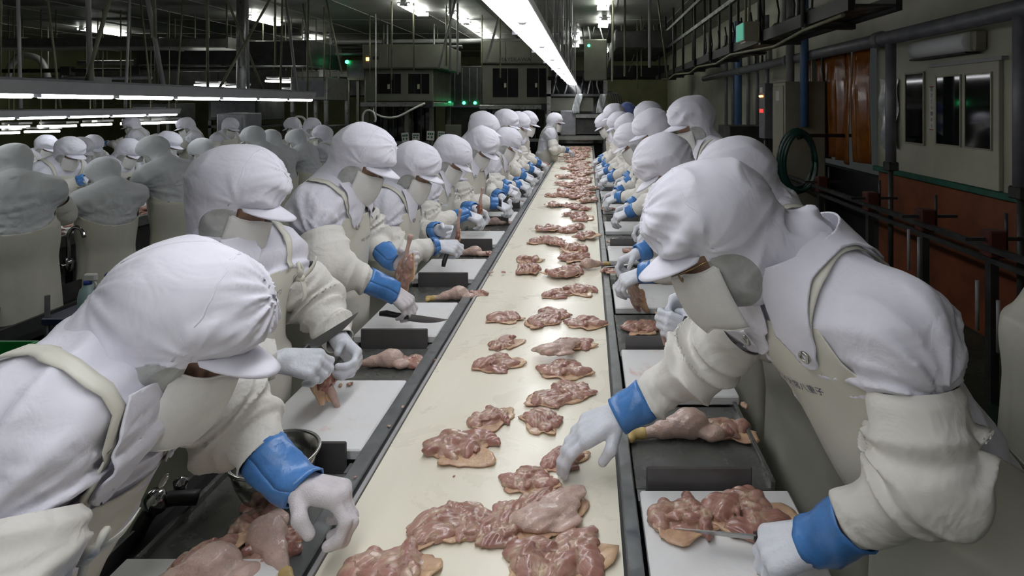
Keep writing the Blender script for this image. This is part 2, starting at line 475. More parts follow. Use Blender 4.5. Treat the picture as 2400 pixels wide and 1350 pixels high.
def iso(f, lo, hi, h, margin=.02):
    lo = np.asarray(lo, F32); hi = np.asarray(hi, F32)
    s = 4
    nb = np.ceil((hi - lo)/(h*s)).astype(int) + 1
    bi = np.stack(np.meshgrid(*[np.arange(k) for k in nb], indexing='ij'), -1).reshape(-1, 3)
    cen = (bi*s + (s-1)/2.0)*h + lo
    dc = f(cen.astype(F32))
    keep = np.abs(dc) < h*s*.95 + margin
    D = np.where(dc > 0, 1.0, -1.0).astype(F32).reshape(nb)
    D = D.repeat(s, 0).repeat(s, 1).repeat(s, 2)
    K = bi[keep]
    if len(K) == 0: return np.zeros((0, 3), F32), np.zeros((0, 4), np.int32)
    off = np.stack(np.meshgrid(*[np.arange(s)]*3, indexing='ij'), -1).reshape(-1, 3)
    N = (K[:, None]*s + off[None]).reshape(-1, 3)
    out = np.empty(len(N), F32)
    for i in range(0, len(N), 400000):
        out[i:i+400000] = f((N[i:i+400000]*h + lo).astype(F32))
    D[N[:, 0], N[:, 1], N[:, 2]] = out
    return nets(D, lo, h)
def tris(Q): return np.concatenate([Q[:, [0, 1, 2]], Q[:, [0, 2, 3]]])
def clip(V, T, g):
    """keeps the side g > 0, cutting triangles along g = 0"""
    if len(T) == 0: return V, T
    s = g > 0
    c = s[T].sum(1)
    keep = T[c == 3]
    newV = [V]; base = len(V); outT = [keep]
    for want in (1, 2):
        t = T[c == want]
        if not len(t): continue
        odd = s[t] if want == 1 else ~s[t]
        r = odd.argmax(1)
        a = t[np.arange(len(t)), r]; b = t[np.arange(len(t)), (r+1) % 3]; d = t[np.arange(len(t)), (r+2) % 3]
        def cut(p, q):
            k = g[p]/(g[p] - g[q] + 1e-12); return V[p] + k[:, None]*(V[q] - V[p])
        pb = cut(a, b); pd = cut(a, d)
        ib = base + np.arange(len(t)); idd = ib + len(t)
        newV += [pb, pd]; base += 2*len(t)
        if want == 1: outT.append(np.stack([a, ib, idd], 1))
        else: outT += [np.stack([ib, b, d], 1), np.stack([ib, d, idd], 1)]
    V = np.concatenate(newV); T = np.concatenate(outT)
    # weld the cut points (each edge was cut twice) and drop unused vertices
    key = np.round(V*2e5).astype(np.int64)
    _, first, inv = np.unique(key, axis=0, return_index=True, return_inverse=True)
    inv = inv.reshape(-1)
    T = inv[T]; V = V[first]
    T = T[(T[:, 0] != T[:, 1]) & (T[:, 1] != T[:, 2]) & (T[:, 0] != T[:, 2])]
    used = np.zeros(len(V), bool); used[T.ravel()] = True
    rm = np.cumsum(used) - 1
    return V[used], rm[T]
def biggest(V, T):
    """keeps the largest connected piece"""
    if len(T) == 0: return V, T
    lab = np.arange(len(V))
    for _ in range(400):
        m = lab[T].min(1); new = lab.copy()
        for c in range(3): np.minimum.at(new, T[:, c], m)
        new = new[new]
        if (new == lab).all(): break
        lab = new
    u, n = np.unique(lab[T[:, 0]], return_counts=True); T = T[lab[T[:, 0]] == u[n.argmax()]]
    used = np.zeros(len(V), bool); used[T.ravel()] = True; rm = np.cumsum(used) - 1
    return V[used], rm[T]
def grad(f, P, e=.002):
    G = np.stack([f(P + A3(*(e*(i == k) for k in range(3)))) - f(P - A3(*(e*(i == k) for k in range(3)))) for i in range(3)], 1)
    return G/(np.linalg.norm(G, axis=1, keepdims=True) + 1e-9)
def settle(f, P, off=0.0, it=6):
    P = np.asarray(P, F32).copy()
    for _ in range(it):
        d = f(P) - off; P -= grad(f, P)*(d*.85)[:, None]
    return P
def smooth_path(pts, n):
    """Catmull-Rom through the points"""
    p = [np.asarray(q, float) for q in pts]; p = [2*p[0]-p[1]] + p + [2*p[-1]-p[-2]]
    out = []
    m = len(p) - 3
    for i in range(n):
        t = i/(n-1)*m; k = min(int(t), m-1); u = t - k
        a, b, c, d = p[k:k+4]
        out.append(.5*((2*b) + (c-a)*u + (2*a-5*b+4*c-d)*u*u + (3*b-a-3*c+d)*u**3))
    return np.array(out, F32)
def ribbon(f, pts, width, off, n=24, flat=None):
    """a band that lies on the surface of f along a path"""
    C = settle(f, smooth_path(pts, n), off)
    N = grad(f, C); T = np.gradient(C, axis=0); S = np.cross(N, T); S /= np.linalg.norm(S, axis=1, keepdims=True) + 1e-9
    w = np.full(n, width) if np.isscalar(width) else np.interp(np.linspace(0, 1, n), np.linspace(0, 1, len(width)), width)
    rows = [settle(f, C + S*(w*k)[:, None], off, 3) for k in (-.5, -.17, .17, .5)]
    V = np.stack(rows, 1).reshape(-1, 3); Fc = []
    for i in range(n-1):
        for k in range(3): Fc.append((i*4+k, i*4+k+1, i*4+k+5, i*4+k+4))
    return V, np.array(Fc, np.int32)
# ---------------------------------------------------------------- the hall
def struct(mb, name, m, parent=None):
    o = mb.build(name, m, parent)
    if parent is None: o['kind'] = 'structure'
    return o
RW = 3.0; CE = 3.6; BK = 22.0; LW = -16.0; NR = -3.0
struct(MB().box((LW, NR, -.1), (RW+.2, BK, 0)), 'floor', M['floor'])
cl = struct(MB().box((LW, NR, CE), (RW+.2, BK, CE+.1)), 'ceiling', M['ceil'])
for k in range(10):    # ceiling panels: raised joint strips
    y = -2.0 + 2.4*k
    MB().box((LW, y-.012, CE-.012), (RW, y+.012, CE)).build('joint_strip', M['ceil'], cl)
for k in range(14):
    x = -14.5 + 1.25*k
    MB().box((x-.012, NR, CE-.010), (x+.012, BK, CE)).build('joint_strip', M['ceil'], cl)
struct(MB().box((LW, BK, 0), (RW+.2, BK+.1, CE)), 'wall_back', M['wallolive'])
struct(MB().box((LW-.1, NR, 0), (LW, BK, CE)), 'wall_left', M['wallolive'])
struct(MB().box((LW, NR-.1, 0), (RW+.2, NR, CE)), 'wall_near', M['wallcream'])
wr_ = struct(MB().box((RW+.02, NR, 0), (RW+.15, 6.0, 1.10)), 'wall_right', M['wallorange'])
MB().box((RW, NR, 1.13), (RW+.15, 6.0, CE)).build('cream_panel', M['wallcream'], wr_)['label'] = 'cream upper wall panel'
MB().box((RW, 7.75, 0), (RW+.15, BK, CE)).build('far_panel', M['wallcream'], wr_)
MB().box((RW, 6.0, 2.42), (RW+.15, 7.75, CE)).build('lintel_panel', M['wallcream'], wr_)
MB().box((RW+.02, 6.0, 0), (RW+.15, 7.75, 1.0)).build('low_panel', M['black'], wr_)
MB().box((RW+1.2, 5.5, 0), (RW+1.3, 8.2, CE)).build('recess_panel', M['black'], wr_)
struct(MB().box((RW-.035, NR, 1.085), (RW+.02, 6.02, 1.135), .006), 'trim_1', M['ledge'])
# cream cabin front: door, windows
d1 = empty('door_1', (RW, 0, 0)); d1['kind'] = 'structure'
def yx(px): return RW*1350/(px - 1380)
ya, yb = yx(2352), yx(2197)
MB().box((-.035, ya, 1.14), (.0, yb, 2.09), .004).build('door_leaf', M['wallcream'], d1)
for n, (p0, p1, z0, z1) in enumerate([(2335, 2275, 1.44, 2.0), (2262, 2206, 1.44, 2.0)]):
    y0, y1 = yx(p0), yx(p1)
    MB().box((-.041, y0, z0), (-.033, y1, z1)).build('door_pane', M['windark'], d1)
    b = MB()
    for (u0, u1, w0, w1) in ((y0-.012, y0, z0-.012, z1+.012), (y1, y1+.012, z0-.012, z1+.012), (y0, y1, z0-.012, z0), (y0, y1, z1, z1+.012)): b.box((-.046, u0, w0), (-.03, u1, w1))
    b.build('pane_gasket', M['cabinet'], d1)
MB().box((-.012, yb+.004, 1.14), (.0, yb+.03, 2.12)).build('door_jamb', M['cabinet'], d1)
MB().box((-.05, ya-.05, 2.09), (.0, yb+.04, 2.12)).build('door_track', M['lightpipe'], d1)
w1 = empty('window_1', (RW, 0, 0)); w1['kind'] = 'structure'
y0, y1 = yx(2167), yx(2126)
MB().box((-.012, y0, 1.42), (-.004, y1, 2.05)).build('window_pane', M['windark'], w1)
b = MB()
for (u0, u1, v0, v1) in ((y0-.015, y0, 1.405, 2.065), (y1, y1+.015, 1.405, 2.065), (y0, y1, 1.405, 1.42), (y0, y1, 2.05, 2.065)): b.box((-.018, u0, v0), (0, u1, v1))
b.build('window_frame', M['cabinet'], w1)
# vertical notice strip between window and door
nt_ = empty('notice_strip', (RW, yx(2185), 0), 0, 'narrow upright paper notice with red ends and characters on the cream cabin wall', 'notice')
MB().box((-.004, -.035, 1.55), (-.001, .035, 1.93)).build('notice_paper', M['paper'], nt_)
for z0 in (1.925, 1.552): MB().box((-.006, -.033, z0-.004), (-.003, .033, z0+.004)).build('red_bar', M['redprint'], nt_)
for k, ch in enumerate('開けたら閉める'):
    writing('notice_character', ch, .042, (RW-.0055, yx(2185), 1.90 - .053*k), (0, -1, 0), (0, 0, 1), M['ink'] if k in (0, 1, 4, 6) else M['redprint'])['kind'] = 'structure' if False else 'thing'
for o in [o for o in COL.objects if o.name.startswith('notice_character')]:
    del o['kind']; o.parent = nt_; o.matrix_parent_inverse = Matrix.Translation((-RW, -yx(2185), 0))
# air curtain roller over the door
ac = empty('air_curtain', (RW-.09, 0, 2.25), 0, 'white cylindrical air curtain housing mounted over the cabin door', 'air curtain')
y0, y1 = yx(2305), yx(2168)
MB().lathe([(.0, y0), (.074, y0), (.078, y0+.01), (.078, y1-.01), (.074, y1), (0, y1)], (0, 0, 0), 28, 'y').build('roller_housing', M['fixture'], ac)
MB().box((-.01, y0-.05, -.075), (.088, y0+.02, .085), .012).build('end_bracket', M['cabinet'], ac)
MB().box((-.05, y0, -.092), (.06, y1, -.078)).build('outlet_slot', M['black'], ac)
# amber strip curtain in the opening
sc_ = empty('strip_curtain', (RW-.10, 0, 0), 0, 'amber plastic strip curtain hanging in the dark wall opening', 'curtain')
rg = random.Random(3)
for k in range(9):
    ys = 6.08 + k*.185; ph = rg.random()*6; am = .018 + .026*rg.random()
    b = MB(); b.grid(lambda u, v: (am*math.sin(u*PI*1.3 + ph) + .012*math.sin(v*5 + ph) + (.015 if k % 2 else -.012), ys + (u-.5)*.21, 1.12 + .03*math.sin(ph) + 1.26*v), 10, 14)
    o = b.build('curtain_strip', M['amber'], sc_); solidify(o, .003)
MB().box((-.02, 6.0, 2.36), (.03, 7.72, 2.41)).build('curtain_rail', M['darkmetal'], sc_)
# crumpled wrap hung on the cabin corner
tag(MB().grid(lambda u, v: (RW-.03-.03*math.sin(u*9+v*4)*math.sin(v*7), 5.55+.32*u, 1.33+.68*v+.02*math.sin(u*8)), 14, 18).build('plastic_sheet', M['clearpoly']), 'crumpled clear plastic sheet hanging at the cabin corner beside the grey post', 'sheet')

# ---- pipes and posts on the right
def pipe(name, pts, r, m, label, cat='pipe', group=None, n=12):
    return tag(MB().tube(pts, r, n).build(name, m), label, cat, group)
pp = empty('wall_pipe', (0, 0, 0), 0, 'long thick grey pipe running along the right wall above the cabin', 'pipe')
MB().tube([(2.7, 1.0, 2.37), (2.7, 13.5, 2.37)], .062, 16).build('pipe_run', M['pipe'], pp)
for y in (2.6, 5.15, 7.6, 10.0): MB().lathe([(.062, -.05), (.078, -.05), (.078, .05), (.062, .05)], (2.7, y+.2, 2.37), 16, 'y').build('pipe_flange', M['pipe'], pp)
for y, lab in ((5.15, 'grey padded vertical post in front of the cabin window'), (3.6, 'grey padded vertical post at the frame edge before the cabin')):
    t = empty('padded_post', (2.7, y, 0), 0, lab, 'post')
    MB().tube([(0, 0, 1.24), (0, 0, 2.32)], .045, 16).build('post_sleeve', M['pipe'], t)
    MB().tube([(0, 0, 0), (0, 0, 1.25)], .022, 10).build('post_core', M['darkmetal'], t)
    MB().box((-.05, -.05, 1.18), (.05, .05, 1.26), .01).build('post_clamp', M['darkmetal'], t)
pipe('blue_pipe', [(2.6, 6.95, 3.3), (2.6, 6.95, 1.5)], .05, M['bluepipe'], 'blue vertical pipe in front of the grey electric cabinet')
pipe('blue_pipe', [(2.75, 10.6, 3.3), (2.75, 10.6, 1.2)], .07, M['bluepipe'], 'second blue vertical pipe, further off behind the tall worker')
pipe('pale_pipe', [(2.62, 7.5, 3.2), (2.62, 7.5, 2.05)], .055, M['lightpipe'], 'bright pale vertical pipe going into the electric cabinet top')
pipe('pale_pipe', [(2.1, 6.2, 3.58), (2.1, 6.2, 2.55)], .025, M['lightpipe'], 'thin pale pipe dropping beside the green exit sign')
pipe('pale_pipe', [(2.7, 8.6, 2.9), (2.7, 8.6, 2.35)], .04, M['lightpipe'], 'short pale pipe stub above the long grey pipe')
for k in range(6):
    pipe('wall_conduit', [(2.85, 9.2 + .55*k, 3.2), (2.85, 9.2 + .55*k, 1.1)], .035, M['pipe'], ['nearest', 'second nearest', 'third', 'fourth', 'second farthest', 'farthest'][k] + ' grey vertical conduit of the far row on the right wall', 'pipe', 'far wall conduits', 8)
# valves on the pipe
for k, x in enumerate((2.62, 2.62)):
    t = empty('valve', (x, 8.9 + .35*k, 2.50), 0, ('nearer' if k == 0 else 'farther') + ' of two small dark valve wheels on the grey wall pipe', 'valve')
    MB().tube([(.06, 0, -.08), (.06, 0, .06)], .018, 8).build('valve_stem', M['darkmetal'], t)
    MB().tube([(.06 + .07*math.cos(a), .07*math.sin(a), .07) for a in [q*PI/8 for q in range(17)]], .014, 6).build('valve_wheel', M['darkmetal'], t)
# electric cabinets
t = empty('electric_cabinet', (2.38, 7.0, 0), 0, 'tall beige electric cabinet beside the blue pipe', 'cabinet')
MB().box((0, 0, .05), (.5, .45, 2.05), .01).build('cabinet_body', M['cabinet'], t)
MB().box((-.012, .03, .12), (0, .42, 2.0), .004).build('cabinet_door', M['cabinet'], t)
MB().box((-.03, .08, 1.1), (-.012, .11, 1.25)).build('door_handle', M['darkmetal'], t)
MB().box((-.016, .15, 1.82), (-.012, .28, 1.94)).build('name_plate', M['paper'], t)
MB().box((0, 0, 0), (.5, .45, .05)).build('plinth', M['black'], t)
t = empty('control_box', (2.30, 7.55, 0), 0, 'grey control box with red display and small lamps left of the electric cabinet', 'control box')
MB().box((0, 0, 1.32), (.12, .24, 2.05), .008).build('box_body', M['pipe'], t)
MB().tube([(.06, .12, 0), (.06, .12, 1.33)], .03, 8).build('box_stand', M['darkmetal'], t)
MB().box((-.006, .04, 1.66), (0, .2, 1.71)).build('red_display', M['redlamp'], t)
for y, z in ((.08, 1.88), (.16, 1.88)): MB().lathe([(0, 0), (.014, 0), (.014, .02), (0, .02)], (-.02, y, z), 10, 'x').build('indicator_lamp', M['amberlamp'], t)
MB().box((-.005, .06, 1.93), (0, .18, 2.0)).build('name_plate', M['paper'], t)
t = empty('wash_unit', (2.0, 8.2, 0), 0, 'dark steel wash unit box with row of buttons under the cream wall', 'box')
MB().box((0, 0, .95), (.75, .7, 1.46), .01).build('unit_body', M['darkmetal'], t)
for x in (.05, .65): MB().box((x, .05, 0), (x+.06, .65, .95)).build('unit_leg', M['darkmetal'], t)
for k in range(5): MB().lathe([(0, 0), (.016, 0), (.016, .012), (0, .012)], (.1+.06*k, -.012, 1.05), 8, 'y').build('button', M['lightpipe'], t)
# hose coil
t = empty('hose_coil', (2.25, 6.2, 1.16), 0, 'dark green hose coiled in tall loops below the blue pipe', 'hose')
for k in range(6):
    r1, r2, dy = .17 + .012*(k % 3), .30 + .015*(k % 4), (k-2.5)*.035
    MB().tube([((r1)*math.cos(a), dy + .02*math.sin(a*2+k), (r2)*math.sin(a)) for a in [q*2*PI/28 for q in range(29)]], .017, 7).build('hose_loop', M['hose'], t)
MB().tube([(.05, .12, .24), (.2, .3, .26), (.75, .3, .26)], .02, 8).build('hanger_arm', M['darkmetal'], t)
# low rail with brackets along the right wall
t = empty('guide_rail', (0, 0, 0), 0, 'long black guide rail conveyor on posts along the orange lower wall', 'rail')
for x, z in ((2.36, .92), (2.44, .90), (2.40, .84)): MB().box((x-.012, 1.5, z-.015), (x+.012, 7.2, z+.015)).build('rail_bar', M['darkmetal'], t)
for y in (2.4, 3.45, 4.15, 4.95, 6.0):
    MB().box((2.37, y-.05, .86), (2.47, y+.05, 1.02), .008).build('rail_bracket', M['redbrown'], t)
    MB().box((2.39, y-.025, 0), (2.44, y+.025, .86)).build('rail_post', M['darkmetal'], t)
    MB().box((2.25, y-.012, .955), (2.65, y+.012, .975)).build('cross_bar', M['darkmetal'], t)
    MB().tube([(2.5, y, .9), (2.5, y, 1.12)], .011, 6).build('guide_pin', M['darkmetal'], t)
for k, (y, z0) in enumerate(((3.5, .40), (3.32, .34), (4.25, .55), (4.12, .52))): MB().tube([(2.36, y, z0), (2.36, y, z0+.3)], .012, 6).build('hanging_rod', M['lightpipe'], t)
# overhead track with drive units
t = empty('overhead_track', (0, 0, 0), 0, 'black overhead conveyor track hung above the right side workers', 'track')
MB().box((1.62, 3.6, 2.36), (1.66, 14, 2.46)).build('track_side', M['black'], t); MB().box((1.92, 3.6, 2.36), (1.96, 14, 2.46)).build('track_side', M['black'], t)
MB().box((1.66, 3.6, 2.385), (1.92, 14, 2.40)).build('track_bed', M['darkmetal'], t)
for k in range(9):
    y = 4.3 + k*1.1
    MB().box((1.60, y-.03, 2.33), (1.98, y+.03, 2.37)).build('track_bracket', M['darkmetal'], t)
    for x in (1.60, 1.97): MB().tube([(x, y, 2.35), (x, y, CE)], .02, 6).build('track_hanger', M['darkmetal'], t)
for z in (2.9, 3.25):
    MB().box((1.58, 4.2, z), (1.62, 13.5, z+.05)).build('upper_beam', M['darkmetal'], t)
MB().tube([(1.59, 3.6, 2.33)] + [(1.59 + .02*math.sin(q), 3.6+q*.7, 2.30+.03*math.sin(q*2.1)) for q in range(1, 14)], .014, 6).build('loose_cable', M['rod'], t)
rg = random.Random(8)
for k in range(11):
    y = 4.6 + .42*k + .1*rg.random(); s = .06 + .03*rg.random()
    t = empty('drive_unit', (1.79, y, 2.40), 0, ['nearest', 'second', 'third', 'fourth', 'fifth', 'sixth', 'seventh', 'eighth', 'ninth', 'tenth', 'farthest'][k] + ' shiny small motor drive standing on the black overhead track', 'motor', 'drive units on the overhead track')
    MB().lathe([(0, 0), (s, 0), (s*1.02, .05), (s*.9, .11), (s*.5, .14), (0, .14)], (0, 0, 0), 14).build('motor_can', M['machframe'], t)
    MB().box((-s, -s*.6, 0), (s, s*.6, .04), .006).build('motor_base', M['darkmetal'], t)
    MB().tube([(0, 0, .14), (.03, .06, .25), (.02, .1, .4)], .01, 6).build('motor_lead', M['blackcable'], t)
# exit sign box
t = empty('exit_sign', (1.36, 5.05, 2.33), 0, 'hanging exit sign box with lit green face and beige end', 'sign')
MB().box((0, 0, 0), (.14, .26, .17), .006).build('sign_box', M['cabinet'], t)
MB().box((-.006, .012, .012), (0, .248, .158)).build('sign_face', M['greenpanel'], t)
MB().tube([(.07, .08, .17), (.07, .08, 1.27)], .012, 6).build('sign_rod', M['rod'], t); MB().tube([(.07, .2, .17), (.07, .2, 1.27)], .012, 6).build('sign_rod', M['rod'], t)
MB().box((.02, .03, -.012), (.12, .2, 0)).build('down_lens', M['paper'], t)

# ---------------------------------------------------------------- the belt and the work tables
BX0, BX1, BZ = -.535, .069, .85
t = empty('conveyor_belt', (0, 0, 0), 0, 'long cream conveyor belt down the middle between the two rows', 'conveyor')
MB().box((BX0, -.6, BZ-.03), (BX1, 12.9, BZ)).build('belt_surface', M['belt'], t)
MB().box((BX0-.012, -.6, BZ-.06), (BX0-.002, 12.9, BZ+.006)).build('edge_strip', M['lightpipe'], t)
MB().box((BX0-.022, -.6, BZ-.07), (BX0-.012, 12.9, BZ-.004)).build('edge_gap', M['black'], t)
MB().box((BX0-.066, -.6, BZ-.09), (BX0-.022, 12.9, BZ+.008), .003).build('side_rail', M['rail'], t)
MB().box((BX1+.001, -.6, BZ-.07), (BX1+.007, 12.9, BZ-.003)).build('edge_gap', M['black'], t)
MB().box((BX1+.007, -.6, BZ-.09), (BX1+.040, 12.9, BZ+.010), .003).build('side_rail', M['rail'], t)
MB().box((BX0-.04, -.6, .45), (BX1+.03, 12.9, .80)).build('belt_frame', M['darkmetal'], t)
for y in (0.2, 2.2, 4.2, 6.2, 8.2, 10.2, 12.2):
    for x in (BX0+.02, BX1-.06): MB().box((x, y, 0), (x+.06, y+.06, .45)).build('frame_leg', M['darkmetal'], t)

def table(side, d, k):
    """one place at the line; d: where its upright plate stands"""
    if side < 0:
        x0, x1 = -.915, -.604; b0, b1, t0, t1 = d+.035, d+.42, d+.43, d+.725; lab = 'left'
    else:
        x0, x1 = .112, .450; b0, b1, t0, t1 = d-.365, d-.02, d+.025, d+.405; lab = 'right'
    ORD = ['nearest', 'second', 'third', 'fourth', 'fifth', 'sixth', 'seventh', 'eighth', 'ninth', 'tenth', 'eleventh', 'twelfth']
    t = empty('work_table', (0, 0, 0), 0, 'grey steel work place, %s along the %s side of the belt' % (ORD[k], lab), 'table', 'work places on the %s side' % lab)
    MB().box((x0, t0, .822), (x1, t1, .835), .003).build('tray', M['tray'], t)
    xo = x0 if side < 0 else x1
    MB().box((xo-.006, t0, .822), (xo+.006, t1, .853), .002).build('tray_lip', M['tray'], t)
    MB().box((x0+.01, b0, .805), (x1-.01, b1, .832)).build('board_support', M['black'], t)
    px0, px1 = (x0+.035, x1-.018) if side < 0 else (x0+.025, x1-.06)
    MB().box((px0, d-.004, .815), (px1, d+.004, .905), .0035).build('upright_plate', M['plate'], t)
    e = px1 if side < 0 else px0
    MB().box((min(e, e+.02*(1 if side < 0 else -1)), d-.02, .80), (max(e, e+.02*(1 if side < 0 else -1)), d+.02, .836)).build('plate_foot', M['rail'], t)
    for y in (min(b0, t0)+.02, max(b1, t1)-.07):
        xl = x0+.01 if side < 0 else x1-.05
        MB().box((xl, y, 0), (xl+.04, y+.04, .80)).build('table_leg', M['darkmetal'], t)
        MB().box((min(xl, BX0-.04 if side < 0 else BX1+.03), y, .77), (max(xl+.04, BX0-.04 if side < 0 else BX1+.03), y+.04, .805)).build('table_arm', M['darkmetal'], t)
    c = empty('cutting_board', (0, 0, 0), 0, 'white plastic cutting board on the %s work place of the %s side' % (ORD[k], lab), 'cutting board', 'cutting boards on the %s side' % lab)
    bx0, bx1 = (x0-.012, x1+.004) if side < 0 else (x0+.008, x1+.02)
    MB().box((bx0, b0, .833), (bx1, b1, .862), .004).build('board_slab', M['board'], c)
LD = [1.48 + .745*k for k in range(-1, 10)]; RD = [1.377 + .78*k for k in range(0, 9)]
for k, d in enumerate(LD): table(-1, d, k)
for k, d in enumerate(RD): table(1, d, k)

# ---------------------------------------------------------------- lamps
t = empty('line_light', (0, 0, 0), 0, 'long bright white fluorescent fixture hung above the conveyor belt', 'lamp')
LX0, LX1, LZ = -.463, -.266, 2.22
MB().box((LX0-.004, -2.6, LZ+.006), (LX1+.004, 13.5, LZ+.05), .004).build('housing', M['fixture'], t)
for k in range(13):
    y = -2.58 + 1.236*k
    MB().box((LX0+.004, y+.008, LZ-.004), (LX1-.004, y+1.224, LZ+.006), .003).build('diffuser', M['linetube'], t)
    b = MB(); b.lathe([(0, -.034), (.016, -.033), (.023, -.024), (.023, 0)], ((LX0+LX1)/2+.02, y+.62, LZ-.002), 18); b.build('diffuser_knob', M['shield'], t)  # knobs coloured grey: their faint shading against the lit diffuser is painted in
    MB().box((LX0-.016, y-.012, LZ-.014), (LX0+.022, y+.014, LZ+.03)).build('end_clip', M['pipe'], t)
    if 0 <= y: 
        for x in (LX0+.02, LX1-.02): MB().tube([(x, y+.05, LZ+.045), (x, y+.05, CE)], .010, 6).build('suspension_rod', M['lightpipe'], t)
MB().tube([(LX1-.03, -2.6, LZ+.002), (LX1-.03, 13.55, LZ+.002)], .017, 10).build('bare_tube', M['linetube'], t)

def row_light(label, X, Z, ys, L, sh=.11, face=1):
    t = empty('row_light', (X, 0, Z), 0, label, 'lamp', 'fluorescent rows over the second line')
    b = MB(); y0, y1 = ys[0]-.03, ys[-1]+L+.03
    b.box((-.16, y0, sh), (.10, y1, sh+.018)); b.build('shield_top', M['pipe'], t)
    b = MB(); b.add([(.10, y0, sh), (.10, y1, sh), (.075, y1, .012), (.075, y0, .012), (.092, y0, sh), (.092, y1, sh), (.067, y1, .012), (.067, y0, .012)], [(0,1,2,3), (7,6,5,4), (3,2,6,7), (0,3,7,4), (1,5,6,2), (0,4,5,1)]); b.build('shield_face', M['shield'], t)
    for y in ys:
        MB().tube([(.045, y+.02, 0), (.045, y+L-.02, 0)], .019, 10).build('lit_tube', M['tube'], t)
        for q in (y, y+L-.02): MB().box((.02, q, -.012), (.065, q+.02, .05)).build('tube_socket', M['fixture'], t)
    return t
row_light('upper long row of bare tubes under a grey shield at the second line', -4.15, 1.835, [4.28 + .713*k for k in range(-3, 6)], .69)
row_light('lower long row of bare tubes further back on the left', -7.15, 1.60, [7.15 + .702*k for k in range(-2, 4)], .68, .09)
rg = random.Random(5)
far_l = [(455, 510, 200), (527, 568, 205), (622, 650, 190), (652, 676, 191), (685, 722, 196), (745, 792, 196), (657, 698, 214)]
FL = ['short hanging lamp just above the end of the upper lamp row, first from the left', 'short hanging lamp above the upper lamp row end, second from the left', 'short hanging lamp in front of the bent duct, highest of the group', 'tiny hanging lamp right of the bent duct', 'short hanging lamp beyond the leaning rods, second from the right', 'short hanging lamp beside the grey switch cabinet, rightmost of the group', 'short hanging lamp lowest of the group, just over the upper row end',
      'short glowing lamp under the lower row, middle of three stacked', 'short glowing lamp cut by the left frame edge, upper one', 'short glowing lamp cut by the left frame edge, lower one', 'short glowing lamp under the lower row, lowest of the long ones', 'tiny glowing lamp under the lower row, fourth from the right', 'tiniest glowing lamp under the lower row', 'tiny glowing lamp behind the platform worker', 'tiny glowing lamp under the lower row, second from the right', 'tiny glowing lamp under the right end of the lower row']
for (p0, p1, y) in far_l + [(88, 152, 296), (0, 40, 298), (0, 16, 312), (57, 112, 309), (190, 212, 293), (225, 236, 292), (282, 310, 290), (336, 352, 289), (377, 398, 287)]:
    Yd = 12.0 if y < 250 else 11.0
    X0, X1 = (p0-1380)*Yd/1350, (p1-1380)*Yd/1350; Z = 1.77 - (y-245)*Yd/1350
    t = empty('far_lamp', (X0, Yd, Z), 0, FL.pop(0), 'lamp', 'short far lamps up high' if y < 250 else 'short far lamps down low')
    MB().tube([(0, 0, 0), (X1-X0, .25, 0)], .022, 10).build('lit_tube', M['ceiltube'], t)
    MB().box((0, .03, .05), (X1-X0, .3, .09)).build('lamp_hood', M['shield'], t)
    MB().tube([((X1-X0)/2, .1, .09), ((X1-X0)/2, .1, CE - Z)], .012, 6).build('lamp_stem', M['rod'], t)
ceil_l = [(-11.8, 14.0), (-6.85, 12.1), (-7.6, 16.1), (-3.25, 10.7), (-2.63, 11.6), (-2.66, 13.1), (-2.68, 14.5), (-2.68, 15.7), (.26, 10.0), (.32, 12.4), (-.35, 14.9), (.53, 19.4), (-.4, 16.8), (-3.0, 2.5), (-8.5, 5.0)]
CLAB = ['far out over the left lamp rows', 'above the dark duct block on the left', 'small and far above the upper lamp row end', 'above the left boning machine, nearest', 'nearest in the row of four above the boning machines', 'second in the row of four above the boning machines', 'third in the row of four above the boning machines', 'last in the row of four above the boning machines', 'nearest one right of the long lamp', 'second one right of the long lamp', 'seen just left behind the long lamp rods', 'farthest one by the back wall', 'far one straight over the belt end', 'out of view overhead near the camera', 'over the second line, nearest']
for (x, y), cl_ in zip(ceil_l, CLAB):
    t = empty('ceiling_light', (x, y, CE), 0, 'twin tube ceiling light ' + cl_, 'lamp', 'twin tube ceiling lights')
    MB().box((-.05, -.62, -.06), (.05, .62, 0), .008).build('fixture_body', M['fixture'], t)
    for q in (-.085, .085): MB().tube([(q, -.6, -.075), (q, .6, -.075)], .019, 10).build('lit_tube', M['ceiltube'], t)
    for q in (-.6, .58): MB().box((-.11, q, -.10), (.11, q+.02, -.03)).build('tube_socket', M['fixture'], t)
# hanger rods: olive painted, some leaning
rods = []
rg = random.Random(12)
for k in range(9): rods.append(((-4.2, 2.6+.75*k, 1.96), (-4.2 + rg.uniform(-.05, .05), 2.6+.75*k, CE)))
for k in range(7): rods.append(((-4.1, 3.0+.85*k, 1.96), (-4.1 + rg.choice([-1, 1])*rg.uniform(.4, .9), 3.0+.85*k + rg.uniform(-.5, .5), CE)))
for k in range(8): rods.append(((-7.2, 6.2+.55*k, 1.72), (-7.2 + rg.uniform(-.3, .3), 6.2+.55*k, CE)))
for k in range(16): rods.append(((-1.4 - rg.random()*4.4, 8.3 + rg.random()*5, 2.2 + rg.random()*.3), None))
for k in range(9): rods.append(((.15 + rg.random()*1.2, 7 + rg.random()*6, 2.1 + rg.random()*.4), None))
ORDW = 'first second third fourth fifth sixth seventh eighth ninth tenth eleventh twelfth thirteenth fourteenth fifteenth sixteenth'.split()
def rod_label(i):
    for n, what in ((9, 'upright rod from the near end holding the upper lamp row'), (7, 'leaning rod from the near end above the upper lamp row'), (8, 'thin rod from the near end holding the lower lamp row'), (16, 'loose rod hanging before the boning machines, in order of placing'), (9, 'thin rod hanging right of the long lamp, in order of placing')):
        if i < n: return ORDW[i] + ' ' + what
        i -= n
